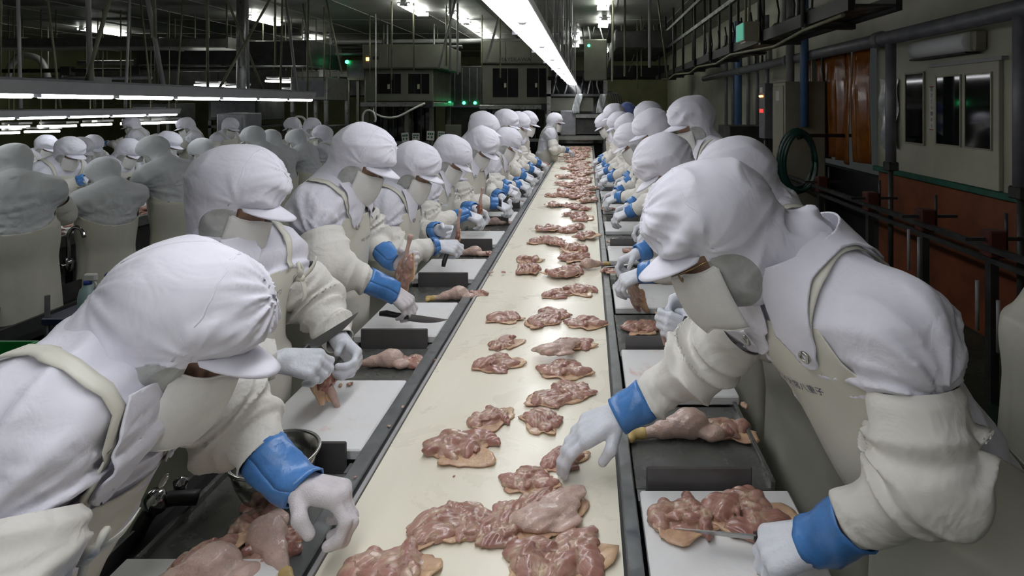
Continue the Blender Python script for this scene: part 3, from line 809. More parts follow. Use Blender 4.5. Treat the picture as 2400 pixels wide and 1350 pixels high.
for i, (a, b_) in enumerate(rods):
    if b_ is None: b_ = (a[0] + (rg.uniform(-.4, .4) if i % 4 == 0 else 0), a[1], CE)
    tag(MB().tube([a, b_], .014 if i % 3 else .02, 7).build('hanger_rod', M['rod'] if i % 3 else M['lightpipe']), rod_label(i), 'rod', 'rods hanging from the ceiling')
pipe('steel_post', [(-4.95, 8.2, 1.9), (-4.95, 8.2, CE)], .06, M['machframe'], 'bright round steel post rising to the ceiling behind the upper lamp row')
pipe('bent_duct', [(-6.0, 13.0, 1.9), (-6.0, 13.0, 2.75), (-6.05, 13.0, 2.9), (-6.3, 13.0, 2.95)], .09, M['lightpipe'], 'pale bent pipe with elbow in front of the far machinery')
# long dark ducts and bridges below the ceiling on the left
for (lo, hi, m, lab) in [((-12.5, 10.2, 2.78), (-6.4, 10.8, 2.95), 'duct', 'long pale edged duct crossing the far left under the ceiling'),
                         ((-9.0, 11.5, 2.55), (-5.6, 13.0, 3.05), 'darkmetal', 'dark boxy duct block crossing behind the hanging rods'),
                         ((-14, 15.5, 2.0), (-6, 17.5, 2.7), 'darkmetal', 'dark machine bridge at the far left end of the hall'),
                         ((-13.5, 9.2, 2.05), (-7.9, 9.5, 2.2), 'pipe', 'grey overhead channel above the lower lamp row'),
                         ((-7.4, 14.5, 2.45), (-5.2, 15.0, 2.62), 'duct', 'short galvanised duct under the far ceiling lights'),
                         ((.55, 11.5, 2.9), (1.7, 15.0, 3.25), 'darkmetal', 'dark ventilation duct under the ceiling over the right row'),
                         ((.3, 16.0, 2.5), (2.2, 17.0, 2.85), 'black', 'black slot shaped duct near the back right corner')]:
    t = empty('overhead_duct', ((lo[0]+hi[0])/2, (lo[1]+hi[1])/2, lo[2]), 0, lab, 'duct')
    c = t.location
    MB().box(tuple(lo[i]-c[i] for i in range(3)), tuple(hi[i]-c[i] for i in range(3)), .02).build('duct_body', M[m], t)
    n = max(2, int((hi[0]-lo[0])/1.2))
    for q in range(n+1):
        x = lo[0] + (hi[0]-lo[0])*q/n - c[0]
        MB().box((x-.02, lo[1]-c[1]-.015, -.015), (x+.02, hi[1]-c[1]+.015, hi[2]-lo[2]+.015)).build('duct_flange', M[m], t)
    for x in (lo[0]-c[0]+.2, hi[0]-c[0]-.2): MB().tube([(x, 0, hi[2]-lo[2]), (x, 0, CE-lo[2])], .015, 6).build('duct_hanger', M['rod'], t)
# ---------------------------------------------------------------- far machines
def framed_machine(name, label, x0, x1, y0, y1, ztop, wins, lowz=1.72, logo=None):
    t = empty(name, ((x0+x1)/2, y0, 0), 0, label, 'machine'); cx = (x0+x1)/2
    def bx(n, lo, hi, m, bev=.0): return MB().box((lo[0]-cx, lo[1]-y0, lo[2]), (hi[0]-cx, hi[1]-y0, hi[2]), bev).build(n, M[m], t)
    bx('upper_housing', (x0-.02, y0-.10, ztop-.52), (x1+.24, y1, ztop), 'machine', .015)
    n = 3
    for k in range(n):
        a, b_ = x0-.02 + (x1-x0+.2)*k/n, x0-.02 + (x1-x0+.2)*(k+1)/n
        bx('front_panel', (a+.01, y0-.112, ztop-.49), (b_-.01, y0-.10, ztop-.03), 'machine', .003)
    bx('window_body', (x0, y0, lowz+.12), (x1, y1, ztop-.52), 'machine', .01)
    for (a, b_) in wins:
        bx('dark_window', (a, y0-.008, lowz+.28), (b_, y0+.004, ztop-.62), 'windark')
        o = bx('window_divider', ((a+b_)/2+.04, y0-.014, lowz+.28), ((a+b_)/2+.06, y0-.004, ztop-.62), 'darkmetal')
        bx('window_tag', ((a+b_)/2-.03, y0-.014, (lowz+ztop)/2-.28), ((a+b_)/2+.02, y0-.008, (lowz+ztop)/2-.18), 'cabinet')
    bx('ledge', (x0-.05, y0-.14, lowz), (x1+.06, y1, lowz+.10), 'machframe', .01)
    for x in (x0, (x0+x1)/2+.12, x1-.08):
        bx('machine_post', (x, y0, 0), (x+.08, y0+.08, lowz), 'machine')
        bx('machine_post', (x, y1-.1, 0), (x+.08, y1-.02, lowz), 'machine')
    bx('inner_screen', (x0+.05, y0+.35, .2), (x1-.05, y0+.40, lowz), 'windark')
    for q in range(7):
        x = x0 + .12 + (x1-x0-.24)*q/6; bx('inner_bar', (x, y0+.2, .8), (x+.02, y0+.23, lowz), 'darkmetal')
    bx('low_rail', (x0, y0-.02, .92), (x1, y0+.05, .99), 'machframe')
    bx('sensor_box', (x1-.15, y0-.22, lowz-.02), (x1+.03, y0-.1, lowz+.12), 'black')
    if logo:
        writing('panel_lettering', logo, .13, (.0, -.118, ztop-.43), (1, 0, 0), (0, 0, 1), M['black'], t)
    return t
m1 = framed_machine('boning_machine', 'greenish grey boning machine with two dark windows, left of the long lamp', -4.74, -3.30, 12.2, 13.8, 3.04, [(-4.48, -3.98), (-3.74, -3.30+.06)][:1] + [(-3.82, -3.38)])
m2 = framed_machine('boning_machine', 'greenish grey boning machine with lettered panel, nearest the long lamp', -2.44, -.92, 13.2, 14.8, 3.22, [(-2.2, -1.62), (-1.42, -.98)], 1.66, 'MAYEKAWA')
for (x, z) in ((-4.64, 2.72), (-4.5, 2.74)):
    MB().box((x+4.02-.03, -.13, z-.03), (x+4.02+(.03 if x < -4.6 else .09), -.112, z+.04)).build('indicator_lamp', M['amberlamp'] if x < -4.6 else M['black'], m1)
b = MB(); b.tube(smooth_path([(-.5, -.35, 1.66), (-.2, -.42, 1.52), (.1, -.42, 1.52), (.4, -.35, 1.68), (.62, -.25, 1.80)], 24), .022, 8); b.build('white_hose', M['whitecable'], m1)
t = empty('machine_passage', (-2.9, 14.6, 0), 0, 'dark enclosed machine between the two boning machines, with three green lamps', 'machine')
MB().box((-.75, 0, 0), (.42, 2.0, 2.75), .02).build('dark_body', M['darkmetal'], t)
for k in range(6): MB().box((-.7+.19*k, -.02, 1.85), (-.69+.19*k+.015, 0, 2.7)).build('door_seam', M['pipe'], t)
for x in (-.62, -.26, .02): MB().lathe([(0, 0), (.035, .0), (.04, .03), (0, .05)], (x, -.05, 1.81), 12, 'y').build('green_lamp', M['greenlamp'], t)
MB().box((-.72, -.10, 1.70), (.40, -.02, 1.76)).build('lamp_bar', M['pipe'], t)
MB().box((-.30, -1.8, .3), (.05, -1.7, 1.32), .01).build('side_panel', M['machine'], t)
# end of line unit over the belt
t = empty('infeed_machine', (-.2, 12.6, 0), 0, 'stainless frame machine straddling the far end of the belt', 'machine')
for x in (-.72, .52): 
    for y in (0, 1.2): MB().box((x, y, 0), (x+.09, y+.09, 2.3)).build('frame_post', M['machframe'], t)
MB().box((-.72, -.02, 1.00), (.62, .08, 1.09)).build('frame_beam', M['machframe'], t)
MB().box((-.75, -.04, 1.48), (.66, .10, 1.56)).build('frame_beam', M['machframe'], t)
MB().box((-.72, 0, 1.95), (.62, 1.2, 2.0)).build('top_plate', M['darkmetal'], t)
MB().box((-.42, -.06, 1.10), (-.08, -.02, 1.64), .02).build('grey_guard', M['pipe'], t)
MB().box((-.72, .35, .9), (.62, .4, 2.4)).build('dark_back', M['windark'], t)
MB().box((-.08, .1, 1.12), (.5, .35, 1.44)).build('inner_box', M['darkmetal'], t)
MB().box((-.72, .1, 1.62), (.3, .35, 1.92)).build('motor_cover', M['machine'], t)
MB().box((-.7, 1.4, 0), (.55, 1.45, 2.6)).build('rear_screen', M['darkmetal'], t)
for k in range(5):
    b = MB(); b.tube(smooth_path([(.55+.04*k, .1, 2.05), (.68+.05*k, -.02, 1.95), (.74+.05*k, -.05, 1.5), (.72+.04*k, 0, 1.0)], 16), .018, 6); b.build('black_hose', M['blackcable'], t)
for k in range(9):
    rg2 = random.Random(k); x = -.6 + .13*k
    b = MB(); b.tube(smooth_path([(x, .2, 2.0), (x + rg2.uniform(-.1, .1), .1, 2.3), (x + rg2.uniform(-.2, .2), .15, 2.7), (x, .2, 3.5)], 14), .014 + .008*rg2.random(), 6); b.build('pneumatic_line', M['blackcable'] if k % 2 else M['lightpipe'], t)
for k in range(2):
    b = MB(); b.grid(lambda u, v: (-.16 + .52*k + .16*u + .10*v*v, -.10 - .04*math.sin(u*7 + v*9 + k), 1.58 + .42*v), 8, 12); o = b.build('plastic_wrap', M['clearpoly'], t); solidify(o, .003)
MB().lathe([(0, 0), (.025, .0), (.03, .02), (0, .04)], (.2, -.02, 3.06), 10, 'y').build('green_lamp', M['greenlamp'], t)
MB().box((.1, .0, 2.3), (.6, .5, 3.2), .02).build('switch_box', M['machine'], t)
# more dim machinery further left
rg = random.Random(21)
for (x0, x1, y0, y1, z0, z1, lab, m) in [(-5.7, -5.0, 11.0, 12.0, 0, 2.3, 'grey steel stand with shelves left of the boning machine', 'machframe'),
        (-5.3, -4.85, 12.6, 13.2, 1.9, 2.75, 'wall grey switch cabinet with green lamp left of the boning machine', 'machine'),
        (-7.6, -6.6, 11.5, 12.5, 0, 1.9, 'dark machine stand behind the far platform', 'darkmetal'),
        (-9.4, -8.6, 11.8, 12.6, 0, 1.8, 'dark machine stand near the far left lamps', 'darkmetal'),
        (-6.4, -5.9, 9.9, 10.4, 0, 1.62, 'grey control cabinet on the far platform', 'pipe')]:
    t = empty('machine_stand', ((x0+x1)/2, y0, 0), 0, lab, 'machine'); cx = (x0+x1)/2
    MB().box((x0-cx, 0, z1-.45), (x1-cx, y1-y0, z1), .015).build('stand_housing', M[m], t)
    for x in (x0-cx, x1-cx-.06):
        for y in (0, y1-y0-.06): MB().box((x, y, 0), (x+.06, y+.06, z1-.45)).build('stand_post', M[m], t)
    for z in (.4, .9, 1.3):
        if z < z1-.5: MB().box((x0-cx, 0, z), (x1-cx, y1-y0, z+.05)).build('stand_shelf', M['darkmetal'], t)
    MB().box((x0-cx+.06, -.008, z1-.38), (x1-cx-.06, 0, z1-.08)).build('stand_panel', M['pipe'], t)
    if 'switch' in lab: MB().lathe([(0, 0), (.035, .0), (.04, .03), (0, .05)], (-.2, -.06, z1-.05), 12, 'y').build('green_lamp', M['greenlamp'], t)
# white curled hoses and loose pipes in the dim left background
for k, (x, y, z, lab) in enumerate([(-5.35, 10.4, 1.45, 'white hose curled over at the far platform'), (-4.55, 11.6, 1.55, 'white hose loop hanging left of the boning machine'), (-13.6, 13.5, 2.55, 'pale curved pipe at the far left edge above the lamp row')]):
    s = .22 if k < 2 else .8
    tag(MB().tube([(x+1.1*s, y+.05, z-.6*s), (x+1.1*s, y+.05, CE)], .012, 6).tube(smooth_path([(x, y, z-.4*s*2), (x, y, z), (x+.35*s, y, z+.45*s), (x+.9*s, y, z+.35*s), (x+1.15*s, y, z-.2*s), (x+1.1*s, y, z-.6*s)], 20), .022 if k < 2 else .07, 7).build('curled_hose', M['whitecable'] if k < 2 else M['lightpipe']), lab, 'hose')
rg = random.Random(44)
PL = ['long thin grey pipe crossing high behind the hanging rods', 'thin dark pipe crossing low behind the upper lamp row', 'thin pale pipe crossing just above the far short lamps', 'dark pipe bundle crossing at the far left', 'thin grey pipe passing before the dark duct block', 'pale thin pipe near the ceiling over the boning machine']
for k, lab in enumerate(PL):
    x0 = -13 + 1.1*k; z = 2.25 + .2*k; y = 11.2 + .5*k
    t = empty('cross_pipe', (x0, y, z), 0, lab, 'pipe')
    MB().tube([(0, 0, 0), (4.5 + .3*k, .0, .04)], .03 + .012*(k % 3), 8).build('pipe_run', M[['pipe', 'darkmetal', 'lightpipe'][k % 3]], t)
    for q in (.4, 3.9): MB().tube([(q, 0, 0), (q, 0, CE-z)], .012, 6).build('pipe_hanger', M['rod'], t)
    for q in (1.2, 2.6): MB().box((q, -.06, -.09), (q+.22, .06, .09), .01).build('valve_body', M['darkmetal' if k % 2 else 'machframe'], t)
# papers on the machine foot
for k, (px, y, w, h_, rot) in enumerate([(950, 322, 17, 22, -.12), (975, 320, 17, 16, 0), (1009, 318, 18, 22, .03), (1034, 316, 16, 16, .05)]):
    Yd = 11.9; X, Z = (px-1380)*Yd/1350, 1.77-(y-245)*Yd/1350; s = Yd/1350
    t = empty('notice_paper', (X, Yd, Z), 0, ['tilted paper notice with green print, first of four at the boning machine', 'small paper notice with green print, second of four at the boning machine', 'tall paper notice with green print, third of four at the boning machine', 'small paper notice with green print, last of four at the boning machine'][k], 'notice', 'green printed notices')
    t.rotation_euler = (0, rot, 0)
    MB().box((-w*s/2, -.004, -h_*s/2), (w*s/2, 0, h_*s/2)).build('paper_sheet', M['paper'], t)
    for r_ in range(2):
        for c_ in range(3 if r_ == 0 else 2): MB().box((-w*s*.36 + c_*w*s*(.26 if r_ == 0 else .42), -.007, h_*s*(.08 - .34*r_)), (-w*s*.36 + c_*w*s*(.26 if r_ == 0 else .42) + w*s*.2, -.004, h_*s*(.30 - .34*r_))).build('green_mark', M['greenprint'], t)
    MB().box((-.02, .0, -1.0), (.02, .02, h_*s/2)).build('paper_stand', M['darkmetal'], t)

# ---------------------------------------------------------------- second line on the left
t = empty('second_table', (0, 0, 0), 0, 'long white topped table of the second line on the left', 'table')
MB().box((-4.62, 2.4, .755), (-3.86, 8.6, .80), .006).build('table_top', M['board'], t)
MB().box((-3.86, 2.4, .73), (-3.83, 8.6, .815), .004).build('table_rim', M['rail'], t)
MB().box((-4.55, 2.5, .5), (-3.95, 8.5, .74)).build('table_frame', M['darkmetal'], t)
for y in (2.6, 4.4, 6.2, 8.2):
    for x in (-4.5, -4.0): MB().box((x, y, 0), (x+.06, y+.06, .5)).build('table_leg', M['darkmetal'], t)
t = empty('gooseneck_tap', (-3.72, 4.12, .60), 0, 'small gooseneck tap at the edge of the second line table', 'tap')
MB().tube(smooth_path([(0, 0, 0), (0, 0, .14), (.0, 0, .24), (.04, 0, .29), (.09, 0, .28), (.115, 0, .22)], 20), .014, 8).build('tap_spout', M['chrome'], t)
MB().lathe([(0, -.02), (.03, -.02), (.034, .05), (.02, .08), (0, .08)], (0, 0, 0), 12).build('tap_body', M['chrome'], t)
MB().tube([(0, -.06, .03), (0, .06, .03)], .010, 6).build('tap_handle', M['chrome'], t)
MB().tube([(-.12, .0, .0), (0, 0, 0)], .014, 6).build('tap_pipe', M['darkmetal'], t)
# dark sink troughs beneath
t = empty('drain_trough', (-3.4, 3.0, 0), 0, 'black drain trough in the dark under the second line', 'trough')
MB().box((-.25, -.4, .35), (.15, 1.6, .40)).build('trough_floor', M['black'], t)
for x in (-.25, .13): MB().box((x, -.4, .35), (x+.02, 1.6, .52)).build('trough_side', M['darkmetal'], t)
for y in (-.3, 1.4): MB().box((-.1, y, 0), (-.05, y+.05, .35)).build('trough_leg', M['darkmetal'], t)
# cart with spray bottle
t = empty('bottle_cart', (-2.75, 3.25, 0), 0, 'dark cart behind the near left worker, with blue edge', 'cart')
MB().box((-.25, -.1, .56), (.35, .35, .60), .006).build('cart_top', M['greentarp'], t)
MB().box((-.25, -.1, .22), (.35, .35, .25), .006).build('cart_shelf', M['black'], t)
for x in (-.23, .31):
    for y in (-.08, .31): MB().tube([(x, y, 0), (x, y, .72)], .013, 6).build('cart_post', M['darkmetal'], t)
MB().tube([(-.23, .31, .72), (.31, .31, .72)], .013, 6).build('cart_handle', M['bluetrigger'], t)
def spray(loc, label):
    t = empty('spray_bottle', loc, 0, label, 'bottle')
    MB().lathe([(0, 0), (.04, 0), (.045, .01), (.045, .10), (.036, .14), (.016, .165), (.014, .185)], (0, 0, 0), 18).build('bottle_body', M['bottle'], t)
    MB().box((-.016, -.014, .185), (.05, .014, .225), .006).build('spray_head', M['paper'], t)
    MB().tube([(.03, 0, .19), (.045, 0, .165), (.04, 0, .14)], .006, 6).build('trigger', M['paper'], t)
    MB().lathe([(.018, .165), (.02, .165), (.02, .19), (.016, .19)], (0, 0, 0), 14).build('screw_cap', M['bluetrigger'], t)
spray((-2.80, 3.22, .60), 'pale teal spray bottle with white trigger on the dark cart')
# green crates
def crate(loc, label):
    t = empty('green_crate', loc, 0, label, 'crate', 'stacked green crates')
    w, l, h_ = .40, .60, .115
    def wall(lo, hi): return MB().box(lo, hi, .003)
    wall((-l/2, -w/2, 0), (l/2, w/2, .006)).build('crate_floor', M['crate'], t)
    for (lo, hi) in (((-l/2, -w/2, 0), (l/2, -w/2+.006, h_)), ((-l/2, w/2-.006, 0), (l/2, w/2, h_)), ((-l/2, -w/2, 0), (-l/2+.006, w/2, h_)), ((l/2-.006, -w/2, 0), (l/2, w/2, h_))): wall(lo, hi).build('crate_wall', M['crate'], t)
    b = MB()
    for (lo, hi) in (((-l/2-.012, -w/2-.012, h_-.018), (l/2+.012, -w/2+.004, h_-.002)), ((-l/2-.012, w/2-.004, h_-.018), (l/2+.012, w/2+.012, h_-.002)), ((-l/2-.012, -w/2, h_-.018), (-l/2+.004, w/2, h_-.002)), ((l/2-.004, -w/2, h_-.018), (l/2+.012, w/2, h_-.002))): b.box(lo, hi, .003)
    b.build('crate_rim', M['crate'], t)
    b = MB()
    for k in range(5): b.box((l/2, -w/2+.03+.075*k, .02), (l/2+.006, -w/2+.036+.075*k, h_-.02)); b.box((-l/2+.05+.11*k, -w/2-.006, .02), (-l/2+.056+.11*k, -w/2, h_-.02))
    b.build('crate_ribs', M['crate'], t)
    MB().box((l/2+.0005, -.055, .055), (l/2+.003, .055, .08)).build('hand_slot', M['black'], t)
    return t
for k, lab in enumerate(['bottom green crate of the near left stack', 'second green crate from the bottom of the near left stack', 'third green crate from the bottom, in the middle of the near left stack', 'fourth green crate from the bottom of the near left stack', 'fifth green crate, just under the topmost of the near left stack', 'topmost green crate of the near left stack, empty']):
    crate((-2.83 + .008*math.sin(k*2.1), 2.45 + .01*math.cos(k*1.7), .0 + .114*k), lab)
# steel bowl
t = empty('steel_bowl', (-.750, 1.375, .836), 0, 'round steel bowl on the tray before the upright plate', 'bowl')
prof = [(0, .002), (.045, .002), (.062, .012), (.082, .06), (.092, .10), (.100, .108), (.101, .104), (.094, .096)]
o = MB().lathe([(0, 0), (.047, 0), (.065, .010), (.085, .058), (.094, .100)], (0, 0, 0), 40).build('bowl_body', M['bowl'], t); solidify(o, .0025)
MB().tube([(.0975*math.cos(a), .0975*math.sin(a), .101) for a in [q*2*PI/40 for q in range(41)]], .0042, 8, False).build('rolled_rim', M['bowl'], t)
# black tap by the near left worker
t = empty('water_tap', (-.945, 1.27, .80), 0, 'black tap with chrome ends by the near left worker', 'tap')
MB().tube(smooth_path([(-.05, -.02, .0), (-.03, 0, .06), (.0, .02, .085), (.05, .05, .07)], 14), .016, 10).build('tap_spout', M['black'], t)
MB().lathe([(0, 0), (.02, 0), (.022, .03), (.012, .045), (0, .046)], (-.01, .0, .075), 14).build('tap_knob', M['chrome'], t)
MB().lathe([(0, 0), (.014, 0), (.015, .02), (0, .028)], (.01, .05, .09), 12).build('tap_knob', M['chrome'], t)
MB().tube([(-.05, -.02, -.79), (-.05, -.02, .0)], .014, 8).build('tap_pipe', M['darkmetal'], t)
# knife rack tray edge by the near left worker
t = empty('side_channel', (-.955, .8, 0), 0, 'black channel along the worker side of the near left tray', 'channel')
MB().box((-.03, 0, .80), (.035, .85, .815)).build('channel_floor', M['black'], t)
for x in (-.034, .033): MB().box((x, 0, .80), (x+.006, .85, .846)).build('channel_side', M['plate'], t)
for y in (.05, .75): MB().box((-.02, y, 0), (.02, y+.04, .80)).build('channel_leg', M['darkmetal'], t)
# ---------------------------------------------------------------- people
def ik(sh, wr, lu, lf, pole):
    sh, wr = np.array(sh, float), np.array(wr, float); d = wr - sh; L = np.linalg.norm(d)
    if L > (lu + lf)*.985: lu *= L/((lu+lf)*.985); lf *= L/((lu+lf)*.985) if False else 1
    L = min(L, (lu+lf)*.985); dn = nrm(d)
    a = (lu*lu - lf*lf + L*L)/(2*L); h = math.sqrt(max(lu*lu - a*a, 0))
    p = np.array(pole, float); p = p - dn*(p @ dn)
    return sh + dn*a + nrm(p)*h

class Figure:
    """all joints in metres, in the frame of the figure's own empty"""
    def __init__(s, **k):
        s.seed = 1; s.slim = 1.0; s.curl = [.55, .55]; s.bulk = 0.0; s.fold = 1.0; s.lean = None; s.hs = 1.0
        s.__dict__.update(k)
        for n in ('pelvis', 'neck', 'head'): setattr(s, n, np.array(getattr(s, n), float))
        s.sh = [np.array(v, float) for v in s.sh]; s.el = [np.array(v, float) for v in s.el]; s.wr = [np.array(v, float) for v in s.wr]
        s.F = nrm(s.F); s.up = nrm(s.neck - s.pelvis)
        s.left = nrm(s.sh[0] - s.sh[1]); s.left = nrm(s.left - s.up*(s.left @ s.up)); s.fw = np.cross(s.left, s.up)
        s.R = np.array([s.fw, s.left, s.up], F32)
        s.len = np.linalg.norm(s.neck - s.pelvis)
        s.chest = s.pelvis + (s.neck - s.pelvis)*.68 + s.fw*.0
        s.belly = s.pelvis + (s.neck - s.pelvis)*.33
        s.hf = nrm(s.hf); hu = np.array(s.hu, float); s.hu = nrm(hu - s.hf*(hu @ s.hf)); s.hl = np.cross(s.hu, s.hf)
        s.RH = np.array([s.hf, s.hl, s.hu], F32)
        s.feet = np.array([s.pelvis[0], s.pelvis[1], 0.0]) + np.array(getattr(s, 'foot', (0, 0, 0)), float)
        s.anch = []
        for i in (0, 1):
            sg = 1 if i == 0 else -1
            s.anch.append((s.sh[i]*.8 + s.chest*.2 - s.up*.07 + s.fw*.05, s.left, 11, .030, .20, s.seed*1.3 + i))
            s.anch.append((s.sh[i]*.8 + s.chest*.2 - s.up*.10 - s.fw*.10, s.left, 9, .022, .22, s.seed*2.1 + i*2))
            s.anch.append((s.el[i]*.35 + s.sh[i]*.65, nrm(s.el[i] - s.sh[i] + s.left*.3), 7, .014, .12, s.seed + i))
        s.anch.append((s.pelvis - s.fw*.14 + s.up*.08, nrm(s.fw + s.left*.2), 12, .024, .26, s.seed*.7))
        s.anch.append((s.chest - s.fw*.12 + s.up*.05 + s.left*.05, nrm(s.fw + s.up*.2), 7, .014, .20, s.seed*.9))
    def HL(s, P): return ((P - s.head.astype(F32)) @ s.RH.T)/s.hs
    def HW(s, p): return s.head + (np.asarray(p, float)*s.hs) @ s.RH.astype(float)
    # ---- fields
    def torso(s, P):
        k = s.slim; R = s.R
        d = ell(P, s.pelvis, (.14*k, .175*k, .16), R)
        d = smin(d, ell(P, s.belly, (.135*k, .165*k, .19), R), .08)
        d = smin(d, ell(P, s.chest, (.125*k, .165*k, .17), R), .08)
        d = smin(d, cap(P, s.sh[0], s.sh[1], .064*k), .10)
        for i in (0, 1): d = smin(d, cap(P, s.neck, s.sh[i], .062, .06*k), .05)
        return d
    def skirt(s, P):
        z0, z1 = float(s.pelvis[2]) + .05, .22
        t = np.clip((z0 - P[:, 2])/(z0 - z1), 0, 1.0)[:, None]
        c = (s.pelvis[:2] + (s.feet[:2] - s.pelvis[:2])*t)
        a = math.atan2(s.left[1], s.left[0]); l = np.array([math.cos(a), math.sin(a)]); f = np.array([l[1], -l[0]])
        if f @ s.fw[:2] < 0: f = -f
        q = P[:, :2] - c; u = q @ f; v = q @ l
        rx = (.150 + .035*t[:, 0])*s.slim; ry = (.185 + .05*t[:, 0])*s.slim
        d = (np.sqrt((u/rx)**2 + (v/ry)**2) - 1)*np.minimum(rx, ry)
        ph = np.arctan2(v/ry, u/rx)
        d += .010*t[:, 0]*np.sin(7*ph + s.seed + 2*np.sin(3*ph + s.seed)) * s.fold
        return np.maximum(d, np.maximum(P[:, 2] - z0, z1 - .05 - P[:, 2]))
    def arm(s, P, i):
        du, tu = seg(P, s.sh[i], s.el[i]); df, tf = seg(P, s.el[i], s.wr[i])
        lu = np.linalg.norm(s.el[i]-s.sh[i]); lf = np.linalg.norm(s.wr[i]-s.el[i])
        w = sstep(du - df, -.03, .03)
        return smin(du, df, .05), (1-w)*tu*lu + w*(lu + tf*lf), lu, lf
    def wrinkle(s, P, i, sl, lu, lf, amp):
        if amp <= 0: return 0.0
        ax = nrm(s.wr[i]-s.el[i]); a = nrm(np.cross(ax, [.3, .2, 1])); b = np.cross(ax, a)
        q = P - s.el[i].astype(F32); ph = np.arctan2(q @ b.astype(F32), q @ a.astype(F32))
        sd = s.seed*1.7 + i
        w1 = np.sin(sl*78 + 1.9*np.sin(ph + sd) + 1.2*np.sin(2*ph + sd*2) + 1.5*np.sin(sl*23 + sd))
        w2 = np.sin(sl*135 + 1.6*np.sin(ph*2 - sd) + 2*np.sin(sl*37 - ph + sd))
        env = .35 + .9*np.exp(-((sl - lu)/.07)**2) + .35*np.exp(-((sl - lu - lf*.75)/.06)**2)
        env = env*(.6 + .4*np.sin(ph + sl*9 + sd))
        return amp*env*(2.0*(1 - np.abs(np.sin(np.arcsin(np.clip(w1, -1, 1))*.5 + .785)))**1.0*1.6 - .7 + .40*w2)
    def coat(s, P, fold=True):
        d = s.torso(P) - .016 - s.bulk
        sk = s.skirt(P); d = smin(d, sk - .002, .07)
        for i in (0, 1):
            du, sl, lu, lf = s.arm(P, i)
            r = .060*s.slim + .010 - .016*np.clip(sl/(lu+lf), 0, 1)
            st = lu*s.__dict__.get('cover_from', .48); r = r - .022*sstep(sl, st - .035, st + .02)
            r = r - .10*sstep(sl, lu*.85, lu + .05)          # ends above the elbow, under the sleeve cover
            d = smin(d, du - r, .055)
        if fold and s.fold:
            d = d - (folds(P, s.seed*7 + 3, 21, .010*s.fold, s.fw*.45 + s.left*.7) + s.fold*drape(P, s.anch))*sstep(d, .06, -.02)
        return d
    def cover(s, P, i, wr=True, cut=0.0):
        d, sl, lu, lf = s.arm(P, i)
        st = lu*s.__dict__.get('cover_from', .48); en = lu + lf - cut
        r = np.interp(sl, [st, st+.02, st+.06, lu, lu+.06, en-.06, en-.015, en+.01], [.076, .086, .086, .076, .068, .057, .047, .040]).astype(F32)*s.slim
        if wr: d = d - s.wrinkle(P, i, sl, lu, lf, .0095*s.fold)
        return d - r, sl, st, en
    def headskin(s, P):
        p = s.HL(P)
        d = ell(p, (-.012, 0, .035), (.098, .076, .10))
        d = smin(d, ell(p, (.038, 0, -.05), (.055, .055, .068)), .04)
        d = smin(d, cap(p, A3(.088, 0, .008), A3(.108, 0, -.028), .008, .013), .014)
        d = smin(d, cap(p, A3(.086, .012, -.062), A3(.086, -.012, -.062), .008), .012)
        for y in (-1, 1):
            d = smax(d, -ell(p, (.098, .033*y, .006), (.020, .018, .012)), .014)
            d = smin(d, ell(p, (-.01, .078*y, -.005), (.018, .012, .032)), .008)
        return d*s.hs
    def hood(s, P, fold=True):
        p = s.HL(P)
        d = ell(p, (.016, 0, .078), (.136, .114, .110))
        d = smin(d, ell(p, (-.034, 0, .045), (.100, .102, .108)), .05)
        d = smin(d, ell(p, (.010, 0, -.055), (.076, .084, .082)), .04)
        x, y, z = p[:, 0], p[:, 1], p[:, 2]
        d += .008*np.exp(-((z - .022)/.016)**2)*sstep(x, .03, .08)
        if fold:
            w = np.sin(z*70 + 1.6*np.sin(x*30 + s.seed) + 1.3*np.sin(y*26 + s.seed*2) + s.seed)
            d -= .0095*s.fold*(np.sign(w)*np.abs(w)**.7)*np.exp(-((z - .075)/.055)**2)*sstep(x, .0, .11)*(.6 + .4*np.sin(y*30 + s.seed*3))
            d -= s.fold*drape(p, [((.118, 0, .128), A3(.75, 0, .66), 13, .017, .085, s.seed*1.1), ((-.10, .0, .02), A3(-.9, 0, .3), 11, .012, .09, s.seed*.6), ((.06, .10, .03), A3(0, 1, 0), 8, .010, .07, s.seed*.8), ((.06, -.10, .03), A3(0, -1, 0), 8, .010, .07, s.seed*1.4)])
            d -= folds(p, s.seed + 11, 26, .012*s.fold)*sstep(x, .12, .0)
        d = d*s.hs
        nk = s.neck + s.up*.005
        dn = cap(P, s.HW((-.028, 0, -.03)), nk - s.fw*.005, .076*s.hs, .088)
        if fold: dn -= folds(P, s.seed + 5, 40, .021*s.fold, s.left*.8 + s.fw*.5)
        return smin(d, dn, .035)
    def body(s, P):
        d = s.headskin(P)
        d = smin(d, cap(P, s.HW((-.02, 0, -.05)), s.neck, .050, .058), .03)
        d = smin(d, s.torso(P) + .018, .03)
        for i in (0, 1):
            d = smin(d, cap(P, s.sh[i], s.el[i], .046, .038), .02); d = smin(d, cap(P, s.el[i], s.wr[i], .036, .025), .02)
        for k in (-1, 1):
            hip = s.pelvis + s.left*.08*k - A3(0, 0, .05); ft = s.feet + s.left*.10*k
            kn = (hip + ft)/2 + s.F*.02
            d = smin(d, cap(P, hip, kn, .075, .052), .03); d = smin(d, cap(P, kn, ft + A3(0, 0, .09), .05, .035), .02)
        return d
    def legs(s, P):
        d = None
        for k in (-1, 1):
            hip = s.pelvis + s.left*.085*k - A3(0, 0, .05); ft = s.feet + s.left*.10*k
            kn = (hip + ft)/2 + s.F*.02
            e = smin(cap(P, hip, kn, .095, .078), cap(P, kn, ft + A3(0, 0, .18), .078, .068), .03)
            d = e if d is None else smin(d, e, .03)
        return d
